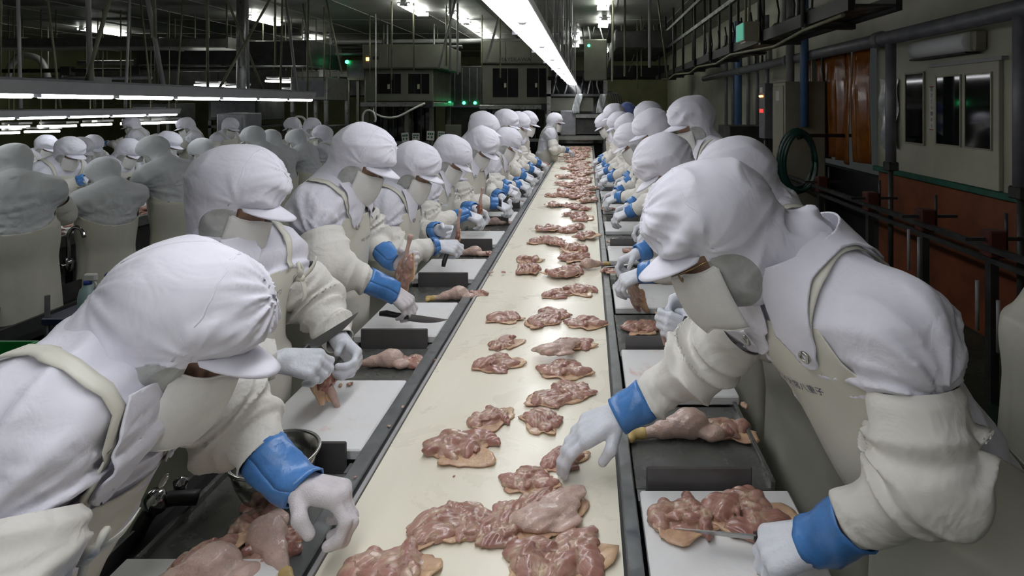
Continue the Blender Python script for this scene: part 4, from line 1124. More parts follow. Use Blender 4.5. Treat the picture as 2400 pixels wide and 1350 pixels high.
    def bootf(s, P, k):
        ft = s.feet + s.left*.10*k
        f = np.array([s.F[0], s.F[1], 0.0]); f = nrm(f)
        d = cap(P, ft + A3(0, 0, .055), ft + A3(0, 0, .27), .052, .066)
        d = smin(d, cap(P, ft + A3(0, 0, .045) - f*.02, ft + f*.13 + A3(0, 0, .04), .046, .04), .03)
        return np.maximum(d, .004 - P[:, 2])
    def hand(s, i):
        """glove field of hand i (0 left, 1 right) and its box"""
        w = s.wr[i]; d = nrm(s.hd[i]); n = np.array(s.hn[i], float); n = nrm(n - d*(n @ d))
        t = np.cross(d, n)*(1 if i == 1 else -1); c = s.curl[i]; sc = s.__dict__.get('hand_scale', 1.0)
        fd = nrm(w - s.el[i]); segs = [(w - fd*.035, w + d*.02, .029, .029)]
        spec = [(.030, .096, (.042, .025, .021), .0098), (.010, .100, (.046, .028, .022), .0102),
                (-.011, .096, (.042, .026, .021), .0098), (-.030, .087, (.033, .020, .019), .0088)]
        for q, (off, kn, ls, r) in enumerate(spec):
            b = w + (d*kn + t*off)*sc
            segs.append((w + d*.01 + t*off*.45, b, .021, .0155))
            p = b; spread = t*(off*1.6)
            for ln, a in zip(ls, (c*(.75 + .08*q), c*(1.75 + .1*q), c*(2.5 + .1*q))):
                e = p + nrm(d*math.cos(a) + n*math.sin(a) + spread*math.cos(a))*ln*1.05*sc
                segs.append((p, e, r*1.08, r*.95)); p = e
        b = w + (d*.028 + t*.022 + n*.006)*sc; m1 = b + nrm(d*.65 + t*.72 + n*(.35 + .3*c))*.045*sc
        segs += [(b, m1, .0165, .0125), (m1, m1 + nrm(d*.9 + t*(.25 - .5*c) + n*(.4 + .5*c))*.030*sc, .0125, .0105)]
        def f(P):
            dd = None
            for a_, b_, r0, r1 in segs:
                e = cap(P, a_, b_, r0*sc, r1*sc); dd = e if dd is None else smin(dd, e, .007)
            return dd
        pts = np.array([q for sg in segs for q in sg[:2]])
        return f, pts.min(0) - .04, pts.max(0) + .04

_boot_mesh = {}
def dress(root, g, h=.012, hh=.006, full=True, near=False, mats=None, legs=True, straps=True, writing_on=None, glasses=False, eyes=False, watch=None, cuffs=(1, 1), cufflen=.062, net=True):
    """builds every part of the person g as children of root"""
    mm = dict(coat='coat', hood='hood', apron='apron', glove='glove', sleeve='sleeve', cuff='cuff'); mm.update(mats or {})
    mk = lambda k: M[mm[k]]
    J = np.array([g.pelvis, g.neck, g.head, g.feet] + g.sh + g.el + g.wr)
    lo, hi = J.min(0) - .26, J.max(0) + .26
    def out(name, V, F, m, th=None, off=-1.0, smooth=True, parent=root):
        if len(V) == 0 or len(F) == 0: return None
        o = link(name, np_mesh(name, V, F, m, smooth), parent)
        if th: solidify(o, th, off)
        return o
    # body
    V, Q = iso(g.body, (lo[0], lo[1], 0.0), hi, max(h*1.5, .012) if not near else .009); out('body', V, Q, M['skin'])
    # hood with crown, side net and face opening
    hlo, hhi = np.minimum(g.head, g.neck) - .24, np.maximum(g.head, g.neck) + .26
    V, Q = iso(g.hood, hlo, hhi, hh); T = tris(Q)
    def gface(V):
        p = g.HL(V); x, y, z = p.T
        op = np.minimum(np.minimum(x - (.058 + .25*np.maximum(-.03 - z, 0)), .018 - z), z + .145)   # > 0 inside the opening
        return -op
    below = lambda V: ((V - (g.neck - g.up*.035).astype(F32)) @ g.up.astype(F32))
    V, T = clip(V, T, gface(V)); V, T = clip(V, T, below(V))
    def gnet(V):
        p = g.HL(V); x, y, z = p.T
        e = 1 - ((x - .034)/.062)**2 - ((z + .062)/.070)**2
        return np.minimum(e*.05, .034 - z)
    if net:
        Vn, Tn = clip(V, T, gnet(V) - 0.0); V, T = clip(V, T, -gnet(V))
        for sd in (1, -1):
            y = g.HL(Vn)[:, 1]*sd; Va, Ta = clip(Vn, Tn, y); out('hood_net', Va, Ta, M['net'], .002)
    out('hood', V, T, mk('hood'), .003)
    if near:   # crown seams lie on the hood
        f = lambda P: g.hood(P)
        for pts in ([(.133, 0, .04), (.125, 0, .11), (.06, 0, .17), (-.04, 0, .17), (-.12, 0, .10)], [(.03, .09, .03), (.035, .095, .10), (.03, .05, .16), (.03, 0, .178), (.03, -.05, .16), (.035, -.095, .10), (.03, -.09, .03)]):
            V_, F_ = ribbon(f, [g.HW(p) for p in pts], .0035, .0006, 36); out('seam', V_, F_, mk('hood'), .0015, 1)
    # brim
    def brim(u, v):
        a = (u - .5)*2*1.05; ca, sa = math.cos(a), math.sin(a)
        ext = .074*max(0, math.cos(a*1.46))**.6*v
        x = .006 + .124*ca + ext*(ca*.3 + .7); y = .098*sa + ext*sa*.15
        z = .033 - .006*v - .23*ext - .016*sa*sa
        return g.HW((x, y, z))
    b = MB(); b.grid(brim, 20, 6); o = b.build('brim', mk('hood'), root); solidify(o, .005, 0)
    # mask: gauze rectangle folded over the nose
    def maskp(u, v):
        a = (u - .5)*2; ang = a*1.28
        nose = math.exp(-(a/.16)**2)
        z = -.024 - .126*v + .014*(abs(a))*(1 - v)*1.2 - .012*nose*v
        r = .100 + .026*nose*(1 - .55*v) + .012*math.sin(v*PI)
        x = .014 + r*math.cos(ang)*(1 - .04*max(0, v - .6)); y = (.088 + .006*math.sin(v*PI))*math.sin(ang)
        return g.HW((x, y, z - .004*math.sin(u*9 + v*5)))
    b = MB(); b.grid(maskp, 24, 10); o = b.build('mask', M['mask'], root); solidify(o, .003, 0)
    if near:
        for vv, nm in ((0, 'mask_hem'), (1, 'mask_hem')):
            b = MB(); b.tube([maskp(i/24, vv) for i in range(25)], .0022, 6); b.build(nm, M['mask'], root)
    if eyes:
        for sd in (1, -1):
            b = MB(); c = g.HW((.088, .032*sd, .004))
            b.grid(lambda u, v: g.HW((.086 + .010*math.cos((v-.5)*PI)*math.cos((u-.5)*PI), .032*sd + .015*math.sin((u-.5)*PI)*math.cos((v-.5)*PI), .003 + .005*math.sin((v-.5)*PI))), 8, 6)
            b.build('eye', M['eye'], root)
            b = MB(); b.tube([g.HW((.094, .016*sd, .024)), g.HW((.094, .032*sd, .028)), g.HW((.084, .048*sd, .023))], [.003, .004, .002], 6); b.build('eyebrow', M['eye'], root)
    if glasses:
        for sd in (1, -1):
            b = MB(); b.tube([g.HW((.120 + .004*math.cos(t), .034*sd + .026*math.cos(t), -.004 + .021*math.sin(t))) for t in [k*2*PI/20 for k in range(21)]], .0018, 6); b.build('spectacle_rim', M['gold'], root)
            b = MB(); b.tube([g.HW((.120, .060*sd, .0)), g.HW((.09, .074*sd, .002)), g.HW((.0, .083*sd, .004))], .0018, 6); b.build('spectacle_temple', M['gold'], root)
        b = MB(); b.tube([g.HW((.121, .009, .002)), g.HW((.126, 0, .005)), g.HW((.121, -.009, .002))], .0018, 6); b.build('spectacle_bridge', M['gold'], root)
    # coat
    V, Q = iso(g.coat, (lo[0], lo[1], .45), hi, h); T = tris(Q)
    V, T = clip(V, T, V[:, 2] - .55)
    out('coat', V, T, mk('coat'), .003)
    smoothcoat = lambda P: g.coat(P, near)
    def tf(V):
        q = (V - g.pelvis.astype(F32)) @ g.R.T.astype(F32); return q[:, 0], q[:, 1], q[:, 2]/g.len
    # collar
    if full:
        ax = nrm(g.neck - g.chest); n0 = g.neck
        def gcol(V):
            q = V - n0.astype(F32); u = q @ ax.astype(F32); r = q - u[:, None]*ax.astype(F32)
            ph = np.arctan2(r @ g.left.astype(F32), r @ g.fw.astype(F32)); rho = np.linalg.norm(q + ax.astype(F32)*.02, axis=1)
            Rr = .150 + .055*np.exp(-((np.abs(ph) - .55)/.28)**2)
            return np.minimum(np.minimum(Rr - rho, (np.abs(ph) - .10)*.1), .2 - np.abs(u))
        V, Q = iso(lambda P: smin(g.coat(P, near), cap(P, g.neck - ax*.06, g.neck + ax*.045, .105, .092), .03) - .016, n0 - .25, n0 + .25, min(h, .010)); T = tris(Q)
        V, T = clip(V, T, gcol(V))
        u = (V - n0.astype(F32)) @ ax.astype(F32); V, T = clip(V, T, .045 - u)
        sl_ = (V - n0.astype(F32)) @ g.left.astype(F32)
        for sd in (1, -1):
            Va, Ta = biggest(*clip(V, T, sl_*sd - .0005)); out('collar_flap', Va, Ta, mk('coat'), .004, 0)
    # apron
    afield = lambda P: g.torso(P) - .030 - g.bulk
    def ap(P):
        d = smin(g.torso(P) - .024 - g.bulk, g.skirt(P) - .012, .07)
        return d - .5*folds(P, g.seed*3 + 1, 13, .010*g.fold, g.left)
    V, Q = iso(ap, (lo[0], lo[1], .2), (hi[0], hi[1], max(g.neck[2], g.pelvis[2]) + .1), h); T = tris(Q)
    fx, lx, t = tf(V)
    phi = np.abs(np.arctan2(lx, fx + .01))
    pm = np.interp(t, [-9, -.3, .0, .18, .45, .62, .80, .9], [3.0, 3.0, 2.75, 2.2, 1.45, 1.12, .86, .8])
    if g.__dict__.get('wrap'): pm = np.interp(t, [-9, .10, .16, .30, .45, .62, .80, .9], [3.6, 3.6, 2.6, 1.9, 1.45, 1.12, .86, .8])
    top = g.__dict__.get('bib_top', .82)
    V, T = clip(V, T, np.minimum((pm - phi)*.13, (top - t)*g.len)); V, T = clip(V, T, V[:, 2] - .30)
    out('apron', V, T, mk('apron'), .003, 1)
    if straps:
        cf = lambda P: g.coat(P, near)
        for sd in (1, -1):
            corner = g.pelvis + g.up*g.len*(top - .01) + g.left*.105*sd + g.fw*.17
            over = g.neck + g.left*.15*sd + g.up*.05
            back = g.pelvis + g.up*g.len*.55 - g.left*.03*sd - g.fw*.2
            low = g.pelvis + g.up*g.len*.1 - g.left*.12*sd - g.fw*.2
            V_, F_ = ribbon(cf, [corner, corner*.45 + over*.55 + g.fw*.03, over, over*.5 + back*.5 - g.fw*.05, back, low], [.022, .026, .032, .032, .03, .03], .010, 36)
            out('apron_strap', V_, F_, mk('apron'), .003, 1)
            if near or full:
                c = settle(cf, [corner - g.up*.03], .034)[0]; n_ = grad(cf, c[None].astype(F32))[0]
                e1 = nrm(np.cross(n_, g.left)); e2 = np.cross(n_, e1); b = MB()
                b.tube([c + (e1*math.cos(k*PI/8) + e2*math.sin(k*PI/8))*.009 for k in range(17)], .0035, 6); b.build('grommet', M['glass'], root)
                if near and sd == g.__dict__.get('bow', 0):
                    k0 = c + n_*.012
                    b = MB(); b.tube(smooth_path([k0 + e1*.004, k0 + e1*.03 + e2*.02 + n_*.012, k0 + e1*.05 + e2*.012, k0 + e1*.03 - e2*.004 + n_*.006, k0], 14), [.004, .008, .010, .008, .004] + [.006]*9, 6); b.build('tie_loop', mk('apron'), root)
                    b = MB(); b.lathe([(0, -.012), (.011, -.008), (.013, 0), (.011, .008), (0, .012)], tuple(k0 + n_*.004), 10); b.build('tie_knot', mk('apron'), root)
                    for q in (.07, .085):
                        b = MB(); b.grid(lambda u, v: k0 + (g.left*(q*.55 if q > .08 else -.01) + g.up*(.6*q if q > .08 else -q))*u + n_*(.012*math.sin(u*2.6) + .006) + g.fw*.01*u + (g.up if q > .08 else g.left)*(v - .5)*.018, 8, 2); o = b.build('tie_end', mk('apron'), root); solidify(o, .0025, 0)
    # sleeve covers, cuffs, gloves
    for i in (0, 1):
        a = np.array([g.sh[i], g.el[i], g.wr[i]]); l2, h2 = a.min(0) - .13, a.max(0) + .13
        ln = cufflen if not isinstance(cufflen, (list, tuple)) else cufflen[i]; cut = ln*.62 if cuffs[i] else 0.0
        V, Q = iso(lambda P: g.cover(P, i, True, cut)[0], l2, h2, h*.8 if near else h); T = tris(Q)
        _, sl, st, en = g.cover(V, i, False, cut)
        V, T = clip(V, T, np.minimum(sl - st, en - .012 - sl) if True else sl)
        out('sleeve_cover', V, T, mk('sleeve'), .003)
        d = nrm(g.wr[i] - g.el[i]); a_ = nrm(np.cross(d, [.2, .3, .9])); b_ = np.cross(d, a_)
        rg = random.Random(g.seed*5 + i)
        if cuffs[i]:
            b = MB(); nn = 30 if near else 14; p1, p2 = rg.random()*6, rg.random()*6
            hd = nrm(g.hd[i])
            def cf_(u, v):
                t_ = 2*PI*u; r = .048 - .006*v + .0022*math.sin(3*t_ + p1 + 7*v) + .0012*math.sin(8*t_ + p2 + 15*v)
                return g.wr[i] + d*(-ln*.75 + ln*min(v, .75)) + hd*max(0, v - .75)*ln + (a_*math.cos(t_) + b_*math.sin(t_))*r
            b.grid(cf_, nn, 10 if near else 4); o = b.build('wrist_cuff', mk('cuff'), root); solidify(o, .003, 0)
        if watch == i:
            b = MB(); hd = nrm(g.hd[i])
            b.grid(lambda u, v: g.wr[i] + hd*(.012 + .026*v) + (a_*math.cos(2*PI*u) + b_*math.sin(2*PI*u))*.041, 18, 3); o = b.build('wrist_strap', M['blackband'], root); solidify(o, .004, 1)
        f, l3, h3 = g.hand(i)
        V, Q = iso(f, l3, h3, .0032 if near else (.0055 if full else .008), .01)
        out('glove', V, Q, M[mm['glove'] if not isinstance(mm['glove'], (list, tuple)) else mm['glove'][i]])
    if legs:
        V, Q = iso(g.legs, (lo[0], lo[1], 0.1), (hi[0], hi[1], g.pelvis[2] + .1), max(h, .018)); out('trousers', V, Q, M['trousers'])
        for k in (-1, 1):
            ft = g.feet + g.left*.1*k
            V, Q = iso(lambda P: g.bootf(P, k), ft - A3(.25, .25, .02), ft + A3(.25, .25, .36), .014); out('boot', V, Q, M['boot'])
    if writing_on:
        s_, size, u0, w0, tilt = writing_on
        Vt, Ft = text_verts(s_, size)
        if len(Ft):
            c = g.pelvis + g.up*g.len*w0 + g.left*u0 + g.fw*.24
            ex = nrm(g.left + g.up*tilt); ey = nrm(g.up - g.left*tilt)
            W = (c + Vt[:, :1]*ex + Vt[:, 1:2]*ey).astype(F32)
            for _ in range(14):
                dd = ap(W) - .0055; W = W - g.fw.astype(F32)*(dd*.9)[:, None]
            me = bpy.data.meshes.new('apron_writing'); me.from_pydata([tuple(p) for p in W], [], Ft); me.update(); me.materials.append(M['ink'])
            link('apron_writing', me, root)

def worker(label, face, stand, head, pitch, hands, yaw=0.0, hd=None, hn=None, y0=0, lean_sh=0.0, shw=.165, z_pelvis=.90, curl=(.6, .6), seed=1, neck_back=None, hs=.93, pole=None, group='line workers', roll=0.0, loc=None, el=None, sh=None, neck=None, lu=.27, lf=.25, **kw):
    """face: heading of the person in degrees (0 = +x). stand: x, y. head: centre of the head. hands: wrist points (left, right); all in the hall's metres"""
    a = math.radians(face); F = np.array([math.cos(a), math.sin(a), 0]); L = np.array([-math.sin(a), math.cos(a), 0]); U = np.array([0, 0, 1.0])
    base = np.array([stand[0], stand[1], 0.0])
    ya = math.radians(yaw); Fh = F*math.cos(ya) + L*math.sin(ya); p = math.radians(pitch)
    hf = Fh*math.cos(p) - U*math.sin(p); hu = Fh*math.sin(p) + U*math.cos(p)
    if roll: hu = hu*math.cos(math.radians(roll)) + np.cross(hf, hu)*math.sin(math.radians(roll))
    H = np.array(head, float)
    if neck is None: neck = H - hu*.125*hs - F*.055
    neck = np.array(neck, float)
    pel = np.array([stand[0], stand[1], z_pelvis])
    up = nrm(neck - pel); fw = nrm(F - up*(F @ up))
    if sh is None: sh = [neck - up*.055 + L*shw + fw*.0, neck - up*.055 - L*shw + fw*.0]
    po = pole if pole is not None else [-U*.8 - F*.35 + L*.75, -U*.8 - F*.35 - L*.75]
    wr = [np.array(h_, float) for h_ in hands]
    for i in (0, 1):
        v = wr[i] - np.array(sh[i]); ln = np.linalg.norm(v)
        if ln > (lu + lf)*.97: wr[i] = np.array(sh[i]) + v/ln*(lu + lf)*.97
    if el is None: el = [ik(sh[i], wr[i], lu, lf, po[i]) for i in (0, 1)]
    hd = hd or [F*.85 - U*.35, F*.85 - U*.35]; hn_ = hn or [-U - L*.3, -U + L*.3]
    root = empty('person', base, 0, label, 'person', group)
    kwf = {k: kw.pop(k) for k in ('slim', 'bulk', 'fold', 'wrap', 'bow', 'bib_top', 'cover_from', 'hand_scale', 'foot') if k in kw}
    g = Figure(pelvis=pel - base, neck=neck - base, head=H - base, F=F, hf=hf, hu=hu, sh=[np.array(v) - base for v in sh], el=[np.array(v) - base for v in el], wr=[w - base for w in wr], hd=hd, hn=hn_, curl=list(curl), seed=seed, hs=hs, **kwf)
    dress(root, g, **kw)
    return root
# ---------------------------------------------------------------- the people
def by_crown(crown, pitch, face, yaw=0.0):
    a = math.radians(face + yaw); p = math.radians(pitch)
    F = np.array([math.cos(a), math.sin(a), 0]); hu = F*math.sin(p) + np.array([0, 0, math.cos(p)])
    return np.array(crown, float) - hu*.07

# nearest worker on the right side of the belt
worker('person with bronze spectacles, nearest on the right, reaching a gloved hand over the belt', 180, (.76, 1.14),
       by_crown((.25, 1.2, 1.548), 27, 180), 27, [(.435, 1.06, .972), (.09, 1.44, 1.0)], neck=(.435, 1.19, 1.45),
       slim=.90, hs=.95, sh=[(.53, .99, 1.385), (.425, 1.36, 1.30)], el=[(.555, .93, 1.17), (.285, 1.46, 1.115)],
       hd=[(-.85, .25, -.42), (-.9, -.10, -.36)], hn=[(-.2, .3, -.9), (-.35, .1, -.9)], curl=(1.15, .42), seed=4, fold=1.25, h=.0065, hh=.0048, near=True, z_pelvis=.90,
       glasses=True, eyes=True, writing_on=('HQ 1/4 大宮八重子', .0195, -.01, .715, -.10), bib_top=.90, cufflen=[.11, .085], cover_from=.40, hand_scale=1.13,
       mats=dict(glove=['glove', 'glove']))
# nearest worker on the left side
worker('person bending low at the near left corner, blue cuff stretched to the belt edge', 0, (-1.06, .90),
       by_crown((-.716, 1.035, 1.412), 27, 0, 18), 27, [(-.615, 1.19, .985), (-.66, .78, 1.06)], yaw=18, hs=.94, bow=-1, neck=(-.835, .99, 1.32),
       sh=[(-.84, 1.15, 1.25), (-.815, .84, 1.30)], el=[(-.78, 1.26, 1.09), (-.775, .735, 1.10)],
       hd=[(.95, -.08, -.12), (.7, .4, -.3)], hn=[(.1, -.3, -.9), (0, .2, -.9)], curl=(1.0, .9), seed=2, fold=1.3, h=.0065, hh=.0048, near=True, eyes=True,
       bib_top=.72, mats=dict(glove='glove_knit'), cufflen=[.125, .08], hand_scale=1.12)
worker('second person on the left, marker writing on the bib, knife raised over a board', 0, (-1.13, 1.75),
       by_crown((-1.065, 1.75, 1.537), 20, 0, 8), 20, yaw=8, hs=.96, bow=1, hands=[(-.80, 1.86, 1.0), (-.86, 1.60, 1.06)],
       neck=(-1.125, 1.765, 1.335), sh=[(-1.06, 1.925, 1.275), (-1.12, 1.60, 1.275)], el=[(-.94, 1.99, 1.09), (-1.0, 1.50, 1.07)],
       hd=[(.6, -.45, -.25), (.9, .2, -.2)], hn=[(-.1, -.9, -.3), (.2, .6, -.8)], curl=(.95, 1.0), seed=7, h=.008, hh=.0055, near=True, eyes=True,
       writing_on=('H. 1/6 高橋マワ', .019, .0, .66, .06), cuffs=(0, 0))
worker('tall third person on the left with wide blue cuff, pointing a knife down', 0, (-1.14, 2.45),
       by_crown((-.955, 2.45, 1.585), 24, 0), 24, [(-.865, 2.56, 1.07), (-.80, 2.30, 1.035)], el=[(-1.02, 2.68, 1.15), (-.985, 2.18, 1.16)],
       hd=[(.75, -.2, .1), (.75, .05, -.62)], hn=[(.3, -.8, .2), (-.5, .3, -.7)], curl=(.9, .75), seed=9, h=.008, hh=.0055, near=True, eyes=True,
       mats=dict(glove='glove_knit'), cufflen=.13, writing_on=('HQ 1/8 中村', .017, .0, .62, .0))
worker('small person in white hood gripping a red leg, fourth along the left side', 0, (-1.13, 3.13),
       by_crown((-.94, 3.13, 1.467), 22, 0), 22, [(-.86, 3.27, 1.06), (-.80, 3.02, 1.03)],
       hd=[(.8, -.3, -.1), (.9, .1, -.1)], hn=[(.2, -.9, -.2), (.1, .6, -.7)], curl=(.9, 1.0), seed=12, h=.010, hh=.0065, cufflen=[.05, .03], writing_on=('HQ 1/4', .016, .02, .66, 0))
worker('person in white hood with the cap crown dented, fifth along the left side', 0, (-1.10, 3.88),
       by_crown((-.918, 3.88, 1.458), 30, 0), 30, [(-.81, 4.02, 1.05), (-.80, 3.74, 1.06)], curl=(.9, .9), seed=15, h=.011, hh=.007, cufflen=.10)
worker('sixth person on the left, turned towards the camera with a black handled knife', -20, (-1.02, 4.5),
       by_crown((-.823, 4.5, 1.488), 33, -20), 33, [(-.72, 4.66, 1.03), (-.70, 4.38, 1.02)], curl=(.9, 1.0), seed=18, h=.011, hh=.007, watch=1, cufflen=.07)
worker('person in white hood standing taller behind the sixth worker on the left side', 0, (-1.06, 5.1),
       by_crown((-.93, 5.1, 1.60), 18, 0), 18, [(-.74, 5.24, 1.03), (-.72, 4.98, 1.03)], curl=(.8, .9), seed=21, h=.013, hh=.008)
worker('short person in white hood looking down, between taller workers on the left side', 0, (-.98, 5.55),
       by_crown((-.77, 5.5, 1.45), 28, 0), 28, [(-.68, 5.62, 1.02), (-.66, 5.40, 1.02)], curl=(.8, .9), seed=22, h=.013, hh=.008)
worker('tallest person in white hood with pinkish brim, far along the left side', 0, (-1.0, 6.1),
       by_crown((-.88, 6.1, 1.62), 18, 0), 18, [(-.70, 6.22, 1.02), (-.68, 5.98, 1.02)], curl=(.8, .9), seed=24, h=.014, hh=.009, full=False)
worker('person in white hood with pinkish brim, half hidden beside the tallest left worker', 0, (-.98, 6.75),
       by_crown((-.82, 6.75, 1.58), 20, 0), 20, [(-.68, 6.87, 1.02), (-.66, 6.63, 1.02)], curl=(.8, .9), seed=25, h=.015, hh=.009, full=False)
worker('person in white hood with cuffs at belt height, last of the left side row', 0, (-.98, 7.5),
       by_crown((-.80, 7.5, 1.58), 14, 0), 14, [(-.68, 7.62, 1.02), (-.64, 7.38, 1.02)], curl=(.8, .9), seed=26, h=.015, hh=.009, full=False)
worker('lone person in pale yellow apron standing side-on at the far end of the belt', 8, (-.70, 9.5),
       by_crown((-.57, 9.5, 1.53), 4, 8), 4, [(-.42, 9.68, 1.02), (-.36, 9.36, 1.03)], curl=(.6, .6), seed=28, h=.015, hh=.009, full=False)
# right side, going away
worker('person hidden behind the nearest right worker, black strap on the wrist, pulling skin', 180, (.80, 2.0),
       by_crown((.507, 2.0, 1.555), 25, 180), 25, [(.355, 1.86, 1.03), (.375, 1.98, 1.125)], hd=[(-.85, .1, .2), (-.9, -.2, -.35)], hn=[(0, .9, -.2), (-.2, -.7, -.6)],
       curl=(.9, .95), seed=31, h=.010, hh=.0065, watch=0, full=True)
worker('person in white hood with a long drooping brim, third along the right side', 180, (.74, 2.68),
       by_crown((.33, 2.65, 1.53), 38, 180), 38, [(.24, 2.50, 1.04), (.25, 2.84, 1.04)], curl=(.8, .9), seed=33, h=.010, hh=.006, near=False)
worker('tallest person on the right side, grey white hood, pink under the brim', 190, (.78, 3.3),
       by_crown((.585, 3.3, 1.715), 14, 190), 14, [(.36, 3.16, 1.05), (.36, 3.46, 1.05)], curl=(.8, .9), seed=35, h=.011, hh=.0065)
worker('person in white hood with flared brim in front of the tallest right worker', 180, (.72, 4.05),
       by_crown((.44, 4.05, 1.63), 20, 180), 20, [(.28, 3.92, 1.04), (.30, 4.18, 1.04)], curl=(.8, .9), seed=37, h=.012, hh=.008)
worker('short person in white hood bowed over the board, sixth along the right side', 180, (.66, 4.75),
       by_crown((.335, 4.72, 1.515), 30, 180), 30, [(.24, 4.62, 1.03), (.24, 4.88, 1.03)], curl=(.8, .9), seed=39, h=.012, hh=.008)
worker('person in white hood showing only the crown above two others on the right side', 180, (.76, 5.4),
       by_crown((.56, 5.4, 1.70), 15, 180), 15, [(.34, 5.27, 1.04), (.34, 5.53, 1.04)], curl=(.8, .9), seed=41, h=.013, hh=.009, full=False)
worker('person in white hood, blue cuff low over the boards, far along the right', 180, (.66, 6.0),
       by_crown((.40, 6.0, 1.57), 25, 180), 25, [(.22, 5.87, 1.02), (.24, 6.13, 1.02)], curl=(.8, .9), seed=43, h=.013, hh=.009, full=False)
worker('person in white hood with upright crown, third from the far end of the right side', 180, (.60, 6.6),
       by_crown((.345, 6.6, 1.585), 22, 180), 22, [(.2, 6.47, 1.02), (.2, 6.73, 1.02)], curl=(.8, .9), seed=45, h=.014, hh=.009, full=False)
worker('tall person in white hood rising over the far end of the right side', 180, (.50, 7.2),
       by_crown((.315, 7.2, 1.68), 20, 180), 20, [(.2, 7.07, 1.02), (.2, 7.33, 1.02)], curl=(.8, .9), seed=47, h=.014, hh=.009, full=False)
worker('last person in white hood on the right side, head bowed beside the belt end', 180, (.46, 7.9),
       by_crown((.215, 7.9, 1.545), 28, 180), 28, [(.16, 7.77, 1.02), (.16, 8.03, 1.02)], curl=(.8, .9), seed=49, h=.015, hh=.009, full=False)
worker('person in a dark blue hood standing behind the right side row', 200, (.64, 8.8),
       by_crown((.60, 8.8, 1.70), 5, 200), 5, [(.45, 8.7, 1.0), (.4, 8.9, 1.0)], curl=(.5, .5), seed=50, h=.016, hh=.010, full=False, mats=dict(hood='bluehood', coat='bluehood'))
# edge of the frame on the right, only the coat shows
worker('person in a pale coat cut off by the frame, beside the rail on the right', 90, (1.75, 2.12),
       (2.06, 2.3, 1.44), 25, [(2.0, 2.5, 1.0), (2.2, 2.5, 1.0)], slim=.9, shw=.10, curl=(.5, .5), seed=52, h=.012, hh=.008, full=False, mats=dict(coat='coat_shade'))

# second line on the left: backs at the near side of its table, faces beyond it
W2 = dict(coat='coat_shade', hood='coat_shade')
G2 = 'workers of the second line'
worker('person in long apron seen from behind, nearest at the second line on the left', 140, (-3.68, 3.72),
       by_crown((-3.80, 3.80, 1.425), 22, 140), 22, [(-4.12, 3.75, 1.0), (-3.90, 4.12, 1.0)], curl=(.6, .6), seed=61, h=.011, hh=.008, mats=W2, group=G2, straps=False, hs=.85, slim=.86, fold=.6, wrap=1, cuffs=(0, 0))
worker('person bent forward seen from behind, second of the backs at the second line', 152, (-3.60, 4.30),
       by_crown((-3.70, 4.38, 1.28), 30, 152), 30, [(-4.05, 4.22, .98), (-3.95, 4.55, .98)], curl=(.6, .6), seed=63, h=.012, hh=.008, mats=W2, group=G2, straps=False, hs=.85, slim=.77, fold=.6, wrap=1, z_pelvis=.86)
worker('person in shaded white hood leaning left over the second line', 170, (-3.40, 4.75),
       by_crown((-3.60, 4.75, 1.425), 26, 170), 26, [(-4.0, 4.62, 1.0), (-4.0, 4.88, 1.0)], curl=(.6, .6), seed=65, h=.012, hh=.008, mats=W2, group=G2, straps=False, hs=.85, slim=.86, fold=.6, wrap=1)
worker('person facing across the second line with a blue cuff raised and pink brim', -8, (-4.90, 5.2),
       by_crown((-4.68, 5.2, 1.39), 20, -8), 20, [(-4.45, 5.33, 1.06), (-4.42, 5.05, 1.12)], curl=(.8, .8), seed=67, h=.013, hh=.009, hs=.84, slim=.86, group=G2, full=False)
worker('person facing across the second line, blue cuffs low, between two shaded backs', 0, (-4.92, 5.9),
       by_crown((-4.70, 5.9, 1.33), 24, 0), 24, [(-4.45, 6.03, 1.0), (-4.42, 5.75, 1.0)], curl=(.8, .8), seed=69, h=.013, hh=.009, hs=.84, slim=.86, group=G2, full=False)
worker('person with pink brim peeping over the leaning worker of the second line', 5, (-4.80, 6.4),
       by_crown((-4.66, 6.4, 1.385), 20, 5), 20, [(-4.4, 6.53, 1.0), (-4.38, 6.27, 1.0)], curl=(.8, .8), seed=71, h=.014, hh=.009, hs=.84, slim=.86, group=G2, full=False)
worker('person in shaded white hood with pink brim, low behind the second left worker', 175, (-3.72, 5.9),
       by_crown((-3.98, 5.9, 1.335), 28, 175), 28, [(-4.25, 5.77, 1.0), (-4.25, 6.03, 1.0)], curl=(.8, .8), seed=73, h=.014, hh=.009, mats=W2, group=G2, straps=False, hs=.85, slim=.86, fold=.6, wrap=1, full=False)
worker('person in shaded white hood and coat seen from behind, first of the four far backs', 172, (-3.40, 6.0),
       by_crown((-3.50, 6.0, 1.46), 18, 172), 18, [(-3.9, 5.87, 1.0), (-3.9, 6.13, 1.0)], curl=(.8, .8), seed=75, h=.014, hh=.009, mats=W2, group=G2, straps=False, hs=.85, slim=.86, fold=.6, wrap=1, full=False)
worker('person in shaded white hood and coat seen from behind, second of the four far backs', 165, (-3.46, 6.45),
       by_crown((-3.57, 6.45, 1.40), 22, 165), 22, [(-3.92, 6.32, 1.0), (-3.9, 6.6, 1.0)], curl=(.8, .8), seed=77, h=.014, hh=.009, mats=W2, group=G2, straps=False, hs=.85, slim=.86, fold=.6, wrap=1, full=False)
worker('person in shaded white hood with a pale neck patch, third of the four far backs', 168, (-3.40, 6.95),
       by_crown((-3.54, 6.95, 1.385), 24, 168), 24, [(-3.9, 6.82, 1.0), (-3.9, 7.1, 1.0)], curl=(.8, .8), seed=79, h=.014, hh=.009, mats=W2, group=G2, straps=False, hs=.85, slim=.86, fold=.6, wrap=1, full=False)
